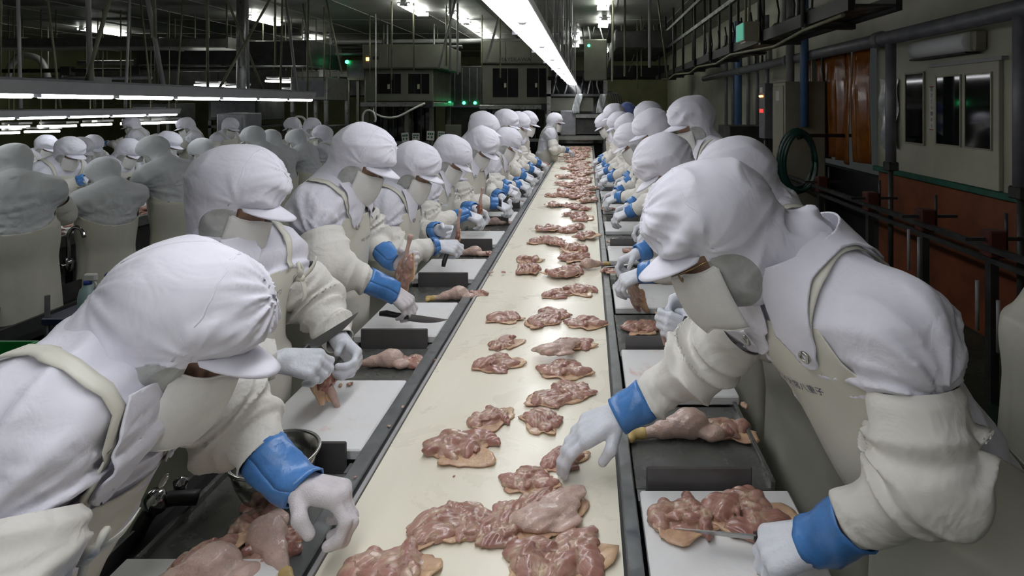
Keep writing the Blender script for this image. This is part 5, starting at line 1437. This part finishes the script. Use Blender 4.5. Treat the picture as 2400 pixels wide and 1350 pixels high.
worker('slim person standing upright in profile beside the dark post, last of the four far backs', 185, (-3.30, 7.25),
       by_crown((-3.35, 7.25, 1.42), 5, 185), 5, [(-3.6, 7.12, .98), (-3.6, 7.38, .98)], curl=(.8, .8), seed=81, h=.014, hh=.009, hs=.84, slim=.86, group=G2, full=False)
# further lines: one facing figure and one side figure, copied
far_group = 'workers of the far lines'
f1 = worker('small person in white hood facing this way in the dim far left', -15, (-6.6, 7.3), by_crown((-6.42, 7.3, 1.25), 22, -15), 22,
            [(-6.2, 7.42, .95), (-6.2, 7.15, .95)], curl=(.8, .8), seed=83, h=.018, hh=.011, group=far_group, full=False, z_pelvis=.8)
f2 = worker('small person in cream coat with raised arms on the far platform under the lamps', 195, (-8.0, 10.2), by_crown((-8.1, 10.2, 1.45), 18, 195), 18,
            [(-8.4, 10.05, 1.1), (-8.4, 10.35, 1.1)], curl=(.8, .8), seed=85, h=.018, hh=.011, group=far_group, full=False)
for k, (x, y, rz, lab) in enumerate([(-7.55, 7.8, .2, 'small person in white hood at the frame edge behind the nearest shaded back'), (-6.95, 7.9, -.15, 'small person in white hood bowed among the far left heads'),
                                (-6.25, 8.1, .1, 'small person in white hood behind the raised blue cuff')]):
    c = copy_tree(f1); c.location = (x, y, 0); c.rotation_euler = (0, 0, rz); c['label'] = lab
for k, (x, y, rz, lab) in enumerate([(-6.6, 9.6, .4, 'small person in cream coat on the far platform beside the control box'), (-5.9, 9.4, 2.6, 'small person in cream coat turned right on the far platform'),
                                (-4.85, 9.6, -.2, 'small person in white hood with a red apron stripe beyond the far backs'), (-4.55, 9.3, 2.9, 'small person in white hood beyond the curled white hose')]):
    c = copy_tree(f2); c.location = (x, y, 0); c.rotation_euler = (0, 0, rz); c['label'] = lab
# ---------------------------------------------------------------- meat, knives
def lobes_field(lb, seed, ridge=.0011):
    def parts(P):
        ds = []
        for (c, r, R, bend) in lb:
            q = (P - c) @ R.T; q = q.copy(); q[:, 1] += bend*q[:, 0]**2/ r[0]
            q[:, 0] *= 1
            k0 = np.linalg.norm(q/r, axis=1); k1 = np.linalg.norm(q/(r*r), axis=1)
            ds.append(np.where(k0 > 1e-4, k0*(k0-1)/np.maximum(k1, 1e-5), -min(r)))
        return np.stack(ds, 1)
    return parts
def thigh(seed, h=.0026, n=6, sx=.085, sy=.055, hz=.020, red=False, fat=1.0):
    """an opened-out boned thigh: a bunch of muscles over a sheet of skin; lies on z = 0"""
    rg = np.random.RandomState(seed); lb = []
    n = n + 2
    for k in range(n):
        a = 2*PI*k/n*1.7 + rg.uniform(-.4, .4); rr = rg.uniform(.30, .82) if k > 1 else .15
        c = A3(sx*rr*math.cos(a), sy*rr*math.sin(a), rg.uniform(.004, .010))
        r = A3(rg.uniform(.032, .056)*sx/.08, rg.uniform(.016, .026)*sy/.055, hz*rg.uniform(.5, 1.0))
        th = a + PI/2 + rg.uniform(-.8, .8)
        tl = rg.uniform(-.22, .22)
        R = np.array([[math.cos(th), math.sin(th), tl], [-math.sin(th), math.cos(th), 0], [0, 0, 1]], F32)
        lb.append((c, r, R, rg.uniform(-.3, .3)))
    for k in range(5):       # small knobs and scraps
        a = rg.uniform(0, 6.28); c = A3(sx*rg.uniform(.3, .85)*math.cos(a), sy*rg.uniform(.3, .85)*math.sin(a), rg.uniform(.006, .022)); th = rg.uniform(0, 6.28)
        lb.append((c, A3(.016, .009, .008)*rg.uniform(.7, 1.3), np.array([[math.cos(th), math.sin(th), .2], [-math.sin(th), math.cos(th), 0], [0, 0, 1]], F32), 0))
    parts = lobes_field(lb, seed)
    ph = rg.rand(6)*6
    def f(P):
        D = np.sort(parts(P), 1)[:, :3]; d = smin(D[:, 0], D[:, 1], .0045)
        d = smin(d, ell(P, (0, 0, -.002), (sx*.80, sy*.80, .013)), .006)
        d -= .0020*np.sin(P[:, 0]*130 + 2*np.sin(P[:, 1]*90 + ph[0]) + ph[1])*np.sin(P[:, 1]*150 + ph[2] + 1.5*np.sin(P[:, 0]*70)) + .0010*np.sin(P[:, 1]*420 + 3*np.sin(P[:, 0]*55 + ph[3]))
        return smax(d, -P[:, 2] + .001, .002)
    V, Q = iso(f, (-sx*1.6, -sy*1.7, -.004), (sx*1.6, sy*1.7, .06), h, .006)
    D = parts(V); o = np.argsort(D, 1); d0 = np.take_along_axis(D, o[:, :1], 1)[:, 0]; d1 = np.take_along_axis(D, o[:, 1:2], 1)[:, 0]
    tone = rg.rand(len(lb))*.55
    seam = np.exp(-np.maximum(d1 - d0, 0)/.0032)*.9 + np.clip((.010 - V[:, 2])/.010, 0, 1)*.35
    patch = np.sin(V[:, 0]*60 + ph[4])*np.sin(V[:, 1]*75 + ph[5]); seam += np.clip(patch - .40, 0, 1)*1.6
    fib = np.zeros_like(V)
    for k, (c, r, R, b) in enumerate(lb):
        s = o[:, 0] == k; fib[s] = ((V[s] - c) @ R.T) + k*.37
    tint = np.stack([np.clip(seam*fat, 0, 1), tone[o[:, 0]], np.zeros(len(V))], 1)
    me = np_mesh('muscle', V, Q, M['meat_red' if red else 'meat'], True, {'tint': tint, 'fib': fib})
    # skin sheet that peeps out below and curls at the edge
    w1, w2, w3 = rg.uniform(.06, .17, 3); p1, p2, p3 = rg.rand(3)*6
    sh = A3(rg.uniform(-.012, .012), rg.uniform(-.028, -.010))
    def sk(u, v):
        a = 2*PI*u; r = 1.0 + w1*1.6*math.sin(2*a+p1) + w2*math.sin(3*a+p2) + w3*1.2*math.sin(5*a+p3) + .05*math.sin(9*a+p1) + .03*math.sin(16*a+p2)
        e = v**.8; x = (sx*.88)*r*math.cos(a)*e + sh[0]*v; y = (sy*.92)*r*math.sin(a)*e + sh[1]*v
        z = .0035 + .008*max(0, v-.6)*(1+math.sin(4*a+p2)) - .004*max(0, v-.85)*3 + .0016*math.sin(x*260+p3)*math.sin(y*230) 
        return (x, y, max(.002, z))
    b = MB(); b.grid(sk, 44, 9); sm = b.mesh('skin', M['fatskin'])
    return me, sm
def leg(seed, h=.003, meat=True):
    """whole leg: yellow shank end at -x, drumstick, opened thigh at +x"""
    rg = np.random.RandomState(seed); ph = rg.rand(4)*6
    def fd(P):
        d = cap(P, A3(-.105, .0, .014), A3(-.055, .002, .018), .0105, .0145)
        d = smin(d, cap(P, A3(-.06, .002, .02), A3(-.005, .004, .027), .016, .028), .02)
        d = smin(d, ell(P, (.005, .006, .026), (.04, .032, .028)), .02)
        d = smin(d, ell(P, (.045, -.022, .016), (.030, .022, .015)), .012)
        d -= .0012*np.sin(P[:, 0]*170 + ph[0] + 2*np.sin(P[:, 1]*120))*np.sin(P[:, 1]*190 + P[:, 2]*120 + ph[1])
        return smax(d, -P[:, 2] + .001, .003)
    V, Q = iso(fd, (-.13, -.07, -.003), (.10, .07, .075), h, .006); ds = np_mesh('drumstick', V, Q, M['paleskin'])
    def fs(P):
        d = smin(cap(P, A3(-.108, 0, .014), A3(-.132, .002, .013), .0125, .0105), ell(P, (-.135, .004, .013), (.013, .013, .011)), .008)
        d = smin(d, ell(P, (-.138, -.012, .010), (.010, .008, .008)), .006)
        return smax(d, -P[:, 2] + .001, .003)
    V, Q = iso(fs, (-.16, -.03, -.003), (-.085, .03, .04), h*.9, .005); sh = np_mesh('shank_end', V, Q, M['shank'])
    me, sk = thigh(seed+50, h, 5, .062, .042, .017, False, 1.2)
    return ds, sh, me, sk
TH = [thigh(s, .0026, n) for s, n in ((1, 6), (2, 7), (3, 6), (5, 5), (8, 7), (11, 6), (13, 7), (17, 6))]
THL = [thigh(s, .0050, 5) for s in (21, 22, 23, 24)]
LG = [leg(s) for s in (1, 2, 3)]
def put_thigh(v, x, y, z, rz, s, label, group='boned thighs on the belt', name='chicken_thigh', tilt=(0, 0), sz=1.0, cat='meat'):
    me, sk = v
    t = empty(name, (x, y, z), rz, label, cat, group); t.scale = (s, s, s*sz); t.rotation_euler = (tilt[0], tilt[1], rz)
    link('muscle', me, t); o = link('skin', sk, t); solidify(o, .003, -1); return t
def put_leg(v, x, y, z, rz, s, label, group='whole legs on the trays', tilt=(0, 0), cat='meat', name='leg_quarter'):
    ds, sh, me, sk = v
    t = empty(name, (x, y, z), rz, label, cat, group); t.scale = (s, s, s); t.rotation_euler = (tilt[0], tilt[1], rz)
    link('drumstick', ds, t); link('shank_end', sh, t)
    link('thigh_muscle', me, t, (.085, .01, 0)); o = link('skin_flap', sk, t, (.085, .01, 0)); solidify(o, .003, -1)
    return t
def knife(loc, rz, label, tilt=(0, 0), L=.16, group='boning knives'):
    t = empty('boning_knife', loc, rz, label, 'knife', group); t.rotation_euler = (tilt[0], tilt[1], rz)
    b = MB(); n = 10; vs = []; fs = []
    for i in range(n+1):
        u = i/n; x = u*L; w = .026*(1 - u**3.2) + .0012; th = .0016*(1-u*.7)
        vs += [(x, -.008*(1-u)*0 + .004, th), (x, .004, -th), (x, .004 - w, 0)]
    for i in range(n): 
        for a, c in ((0, 1), (1, 2), (2, 0)): fs.append((i*3+a, i*3+c, i*3+3+c, i*3+3+a))
    fs += [(2, 1, 0), (n*3, n*3+1, n*3+2)]
    MB().add(vs, fs).build('blade', M['blade'], t)
    MB().tube([(-.115, -.010, 0), (-.09, -.006, 0), (-.05, -.008, 0), (-.01, -.007, 0), (.004, -.006, 0)], [.010, .0125, .011, .0125, .009], 10).build('handle', M['handle'], t)
    return t
def fy(y, z=.87): return 1350*(1.77 - z)/(y - 245)
# boned thighs lying on the belt, nearest first: picture column and row of the middle -> place on the belt plane
near = [(912, 1322, 1.28, .2, 0, 'big boned thigh cut off by the frame bottom, nearest the left belt edge'), (1300, 1296, 1.42, .35, 1, 'biggest boned thigh, domed, with pale skin flap towards the right belt edge'),
        (1035, 1212, 1.08, .5, 2, 'boned thigh at the left end of the near row of three'), (1110, 1205, 1.0, -.5, 3, 'boned thigh with pale patch, second in the near row of three'),
        (1195, 1205, 1.05, 1.1, 4, 'red boned thigh in the middle of the near row beside the pale leg'), (1243, 1108, .88, .1, 5, 'small boned thigh alone below the reaching glove'),
        (1318, 1062, .8, .4, 6, 'boned thigh half under the reaching gloved hand'), (1075, 1032, 1.25, .25, 7, 'boned thigh with broad skin fringe alone by the left belt edge'),
        (1150, 966, .95, .75, 0, 'boned thigh left of the reaching glove, first of a pair'), (1272, 972, .98, -.9, 2, 'boned thigh above the reaching glove, second of a pair'),
        (1290, 922, 1.0, .2, 3, 'boned thigh piled against two others above the reaching glove'), (1345, 905, .95, -.3, 4, 'boned thigh pointing to the right belt edge above the reaching glove'),
        (1325, 855, 1.15, .1, 5, 'wide boned thigh under the pale skin piece'), (1165, 842, 1.1, .1, 6, 'boned thigh near the left edge opposite the yellow shank leg'),
        (1178, 796, .85, 1.2, 7, 'rounded boned thigh just behind the one near the left edge'), (1345, 797, 1.0, .05, 1, 'narrow boned thigh alone near the right rail'),
        (1180, 736, 1.12, .05, 2, 'flat boned thigh with skin point alone at the left edge, mid belt'), (1275, 742, 1.25, .9, 3, 'large boned thigh heaped mid belt'),
        (1300, 728, 1.0, -.4, 4, 'boned thigh on top of the mid belt heap'), (1375, 747, 1.1, .1, 5, 'boned thigh reaching over the right rail, mid belt'),
        (1305, 682, 1.0, .3, 6, 'boned thigh, left one of a lone pair mid belt'), (1358, 672, 1.1, -.2, 7, 'boned thigh, right one of a lone pair mid belt')]
for (px, py, s, rz, v, lab) in near:
    Y = fy(py); put_thigh(TH[v], (px-1380)*Y/1350, Y, BZ + .001, rz, s*.95, lab, sz=.80)
NTH = 'first second third fourth fifth sixth seventh eighth ninth tenth eleventh twelfth thirteenth fourteenth fifteenth sixteenth seventeenth eighteenth nineteenth twentieth twenty-first twenty-second'.split()
mid = [(1243, 603), (1235, 628), (1318, 640), (1345, 628), (1350, 600), (1300, 567), (1268, 560), (1345, 580), (1372, 552), (1318, 536), (1352, 530), (1285, 535), (1362, 508), (1345, 500), (1300, 480), (1335, 478), (1360, 486), (1378, 470), (1296, 456), (1340, 456), (1372, 452), (1320, 448)]
for k, (px, py) in enumerate(mid):
    Y = fy(py); put_thigh(TH[k % 8] if k < 8 else THL[k % 4], (px-1380)*Y/1350, Y, BZ + .001 + .006*(k % 3), k*1.7, 1.05 + .25*((k*7) % 5)/5, NTH[k] + ' boned thigh, counted away from the camera, in the crowded middle stretch of the belt', 'boned thighs crowded mid belt')
rg = random.Random(77)
for k in range(120):
    Y = 5.6 + 6.4*(k/120)**1.1; X = rg.triangular(-.36, .045, -.06) if Y < 9 else rg.triangular(-.50, .045, -.15)
    put_thigh(THL[k % 4], X, Y + rg.uniform(-.05, .05), BZ + .002 + (.012 if k % 2 else 0) + max(0, Y-9)*.012*rg.random(), rg.uniform(0, 6.3), rg.uniform(.85, 1.25), 'small boned thigh in the far crowded stretch of the belt', 'boned thighs at the far belt end')
# pale legs and skins on the belt
def skin_on(seed):
    rg = np.random.RandomState(seed); ph = rg.rand(4)*6
    def f(P):
        d = ell(P, (-.035, -.006, .018), (.056, .042, .024)); d = smin(d, ell(P, (.030, .016, .022), (.050, .044, .022)), .006)
        d = smin(d, ell(P, (.078, .036, .028), (.030, .022, .014)), .010); d = smin(d, ell(P, (.02, -.035, .010), (.05, .024, .010)), .008)
        d = smin(d, ell(P, (-.08, .02, .010), (.03, .02, .010)), .008)
        d -= .0030*np.sin(P[:, 0]*75 + ph[0] + 2*np.sin(P[:, 1]*90))*np.sin(P[:, 1]*130 + P[:, 2]*90 + ph[1])
        return smax(d, -P[:, 2] + .001, .003)
    V, Q = iso(f, (-.12, -.07, -.004), (.13, .08, .08), .003, .006); return np_mesh('skin_on', V, Q, M['paleskin'])
t = empty('skin_on_thigh', (-.085, 1.275, BZ + .004), .35, 'pale skinned thigh piece at the right end of the near row, tip raised', 'meat', 'legs on the belt')
link('pale_skin', skin_on(4), t); t.scale = (.9, .95, .75); link('muscle', TH[3][0], t, (-.01, .05, .0), (0, 0, .3)); solidify(link('skin', TH[3][1], t, (0, -.01, 0), (0, 0, .5)), .003, -1)
t = empty('skin_on_thigh', (-.115, 2.09, BZ + .022), .2, 'pale skin covered piece on top of the wide boned thigh', 'meat', 'legs on the belt')
link('pale_skin', skin_on(9), t); t.scale = (.85, .8, .8)
put_leg(LG[2], -.01, 3.22, BZ + .006, 3.5, .95, 'pale skinned leg mid belt beside the right rail', 'legs on the belt')
# whole legs on trays
for k, (px, py, rz, v, s, lab) in enumerate([(915, 850, .08, 0, 1.0, 'whole leg with yellow shank on the tray of the second left place'), (1075, 695, .22, 1, 1.05, 'whole leg with greenish shank on the tray of the third left place'), (1112, 594, .1, 2, 1.0, 'whole leg on the tray of the fourth left place'),
        (1162, 523, .35, 0, 1.1, 'whole leg with thick drumstick on the tray of the fifth left place'), (1195, 476, .2, 1, 1.0, 'whole leg on the tray of the sixth left place'), (1235, 440, .2, 2, 1.0, 'whole leg on the tray of the seventh left place'), (1225, 418, .1, 0, 1.0, 'whole leg on the tray of the eighth left place'),
        ]):
    Y = fy(py, .85); put_leg(LG[v], (px-1380)*Y/1350, Y, .837, rz, s, lab)
put_leg(LG[2], .285, 1.62, .837, .12, 1.25, 'big whole leg with pale drumstick on the tray by the nearest right worker')
Y = 2.46; put_thigh(TH[4], .225, 2.40, .838, .3, 1.0, 'ragged meat scrap on the tray of the second right place', 'meat on the right trays')
put_thigh(TH[0], .21, 1.26, .864, .25, 1.05, 'raw thigh meat with skin at the left of the near right board', 'meat on the near right board')
put_thigh(TH[6], .345, 1.27, .864, -.2, 1.2, 'raw thigh meat folded at the right of the near right board', 'meat on the near right board')
for k, (px, py, v, lab) in enumerate([(1437, 634, 0, 'bone scrap lying over the right rail'), (1440, 566, 1, 'small pink scrap on the third right tray'), (1475, 588, 2, 'pink meat on the fourth right board'), (1470, 486, 3, 'pink meat on a far right board beside the rail'), (1425, 490, 0, 'small scrap by the rail on the far right side'), (1450, 430, 1, 'orange skinned meat held low on the right side'), (1425, 400, 2, 'orange scrap on the far right trays'), (1465, 445, 3, 'skin piece on the far right trays')]):
    Y = fy(py, .87); put_thigh(THL[v], (px-1380)*Y/1350, Y, .866, k*1.3, .75, lab, 'scraps along the right side')
# near left heap on the tray before the nearest left worker
put_thigh(TH[1], -.80, .985, .864, .3, 1.0, 'red meat scrap at the near left board edge', 'meat heap by the near left worker')
put_leg(LG[1], -.735, 1.115, .838, .5, 1.2, 'pale skin covered leg in the near left heap', 'meat heap by the near left worker')
put_thigh(TH[3], -.765, 1.14, .868, 1.1, .8, 'raw thigh on top of the near left heap', 'meat heap by the near left worker')
put_leg(LG[0], -.67, 1.21, .840, 2.3, 1.1, 'bluish pale skinned leg at the back of the near left heap', 'meat heap by the near left worker')
put_thigh(TH[5], -.632, 1.235, .840, .4, .6, 'dark red scrap under the near left cuff', 'meat heap by the near left worker')
# little scraps
def scrap(x, y, z, s, seed, label, m='meat', group='tiny scraps'):
    rg = np.random.RandomState(seed); ph = rg.rand(3)*6
    def f(P): return smax(ell(P, (0, 0, .4*s), (1.2*s, .75*s, .5*s)) + .15*s*np.sin(P[:, 0]*5/s + ph[0])*np.sin(P[:, 1]*6/s + ph[1]), -P[:, 2], .2*s)
    V, Q = iso(f, (-1.7*s, -1.3*s, -.2*s), (1.7*s, 1.3*s, 1.2*s), s*.18, .3*s)
    o = link('meat_scrap', np_mesh('meat_scrap', V, Q, M[m], True, {'tint': np.tile([.4, .4, 0], (len(V), 1)), 'fib': V}), None, (x, y, z), (0, 0, seed)); tag(o, label, 'meat', group)
for k, (px, py, z, s, m, lab) in enumerate([(820, 903, .863, .010, 'meat', 'orange scrap on the second left board'), (798, 905, .863, .008, 'fatskin', 'yellow fat scrap on the second left board'), (736, 1112, .836, .0045, 'paleskin', 'tiny ring of gristle on the near left tray'), (832, 1120, .86, .004, 'meat', 'tiny red scrap on the left rail, nearest'), (944, 955, .86, .006, 'paleskin', 'tiny pink scrap on the left rail beside the second board'), (912, 1000, .86, .005, 'paleskin', 'tiny scrap on the left rail by the upright plate'), (1064, 1117, .851, .003, 'meat', 'dark speck alone on the cream belt'), (1745, 955, .86, .014, 'fatskin', 'yellow scrap beyond the big whole leg'), (1180, 640, .862, .012, 'meat', 'thin bone scrap on the fourth left board'), (1150, 640, .862, .012, 'paleskin', 'pale scrap on the fourth left board')]):
    Y = fy(py, z); scrap((px-1380)*Y/1350, Y, z, s, k+1, lab, m)
# meat in hands
def held(name, lab, loc, rot, s, v, bone=True, red=False):
    me, sk = v
    t = empty(name, loc, 0, lab, 'meat', 'meat held in hands'); t.rotation_euler = rot; t.scale = (s, s, s)
    o = link('muscle', me, t)
    o = link('skin', sk, t); solidify(o, .003, -1)
    if bone:
        b = MB(); b.tube(smooth_path([(.03, 0, .012), (.08, .0, .016), (.12, .004, .014), (.155, 0, .016)], 12), [.012]*3 + [.010]*2 + [.008]*3 + [.009, .011, .012, .009], 10); b.build('shank_bone', M['bone'], t)
RED = [thigh(31, .003, 5, .075, .04, .022, True, .8), thigh(32, .003, 5, .06, .035, .02, True, .8)]
held('held_meat', 'red stripped leg dangling from the gloves of the second left worker', (-.80, 1.725, .95), (.3, 1.25, .2), 1.0, RED[0], True)
held('held_meat', 'half boned leg held upright by the tall third left worker, bone pointing up', (-.785, 2.47, 1.05), (.5, -1.35, .3), 1.05, TH[5], True)
held('held_meat', 'dark red leg held upright by the small fourth left worker', (-.715, 3.16, 1.05), (.3, -1.40, .2), .95, RED[1], True)
held('held_meat', 'red leg held upright by the fifth left worker', (-.73, 3.9, 1.06), (.3, -1.40, .2), .95, RED[1], True)
held('held_meat', 'pale skin being pulled by the second right worker', (.235, 1.93, 1.02), (.3, 1.3, .4), .7, TH[3], True)
held('held_skin', 'pale stretched skin dangling before the third right worker', (.20, 2.55, .93), (.5, 1.3, 1.2), .9, TH[7], False)
held('held_meat', 'red meat in the hands of a far left worker', (-.56, 7.5, .99), (.3, .4, .3), .9, RED[0], False)
# knives
knife((.335, 1.155, .905), 2.95, 'boning knife in the near right glove lying along the board edge', (.9, .05))
knife((-.815, 1.665, 1.075), .75, 'boning knife with black handle raised by the second left worker', (1.2, -.35))
knife((-.72, 2.30, .93), -.05, 'boning knife pointing over the third left board', (1.4, .12))
knife((-.74, 3.04, 1.03), 1.2, 'boning knife in the fist of the small fourth left worker', (.3, -1.0), .12)
knife((.235, 3.02, .93), 2.9, 'boning knife pointing to the rail on a far right board', (.9, .15))
knife((-.62, 4.42, 1.06), .2, 'boning knife with black handle upright at the sixth left worker', (0, -.9), .10)
# heaps on the second line table
rg = random.Random(9)
for k in range(14):
    x, y = (-3.99 + rg.uniform(-.12, .1), 4.15 + rg.uniform(-.15, .35)) if k < 8 else (-4.0 + rg.uniform(-.1, .1), 5.25 + rg.uniform(-.15, .15))
    put_thigh(THL[k % 4], x, y, .802 + .012*(k % 4), rg.uniform(0, 6), 1.0, 'pinkish meat piece heaped on the second line table ' + ('by the gooseneck tap' if k < 8 else 'between the bent and the leaning backs'), 'meat heaped by the gooseneck tap' if k < 8 else 'meat heaped further along the second line table')
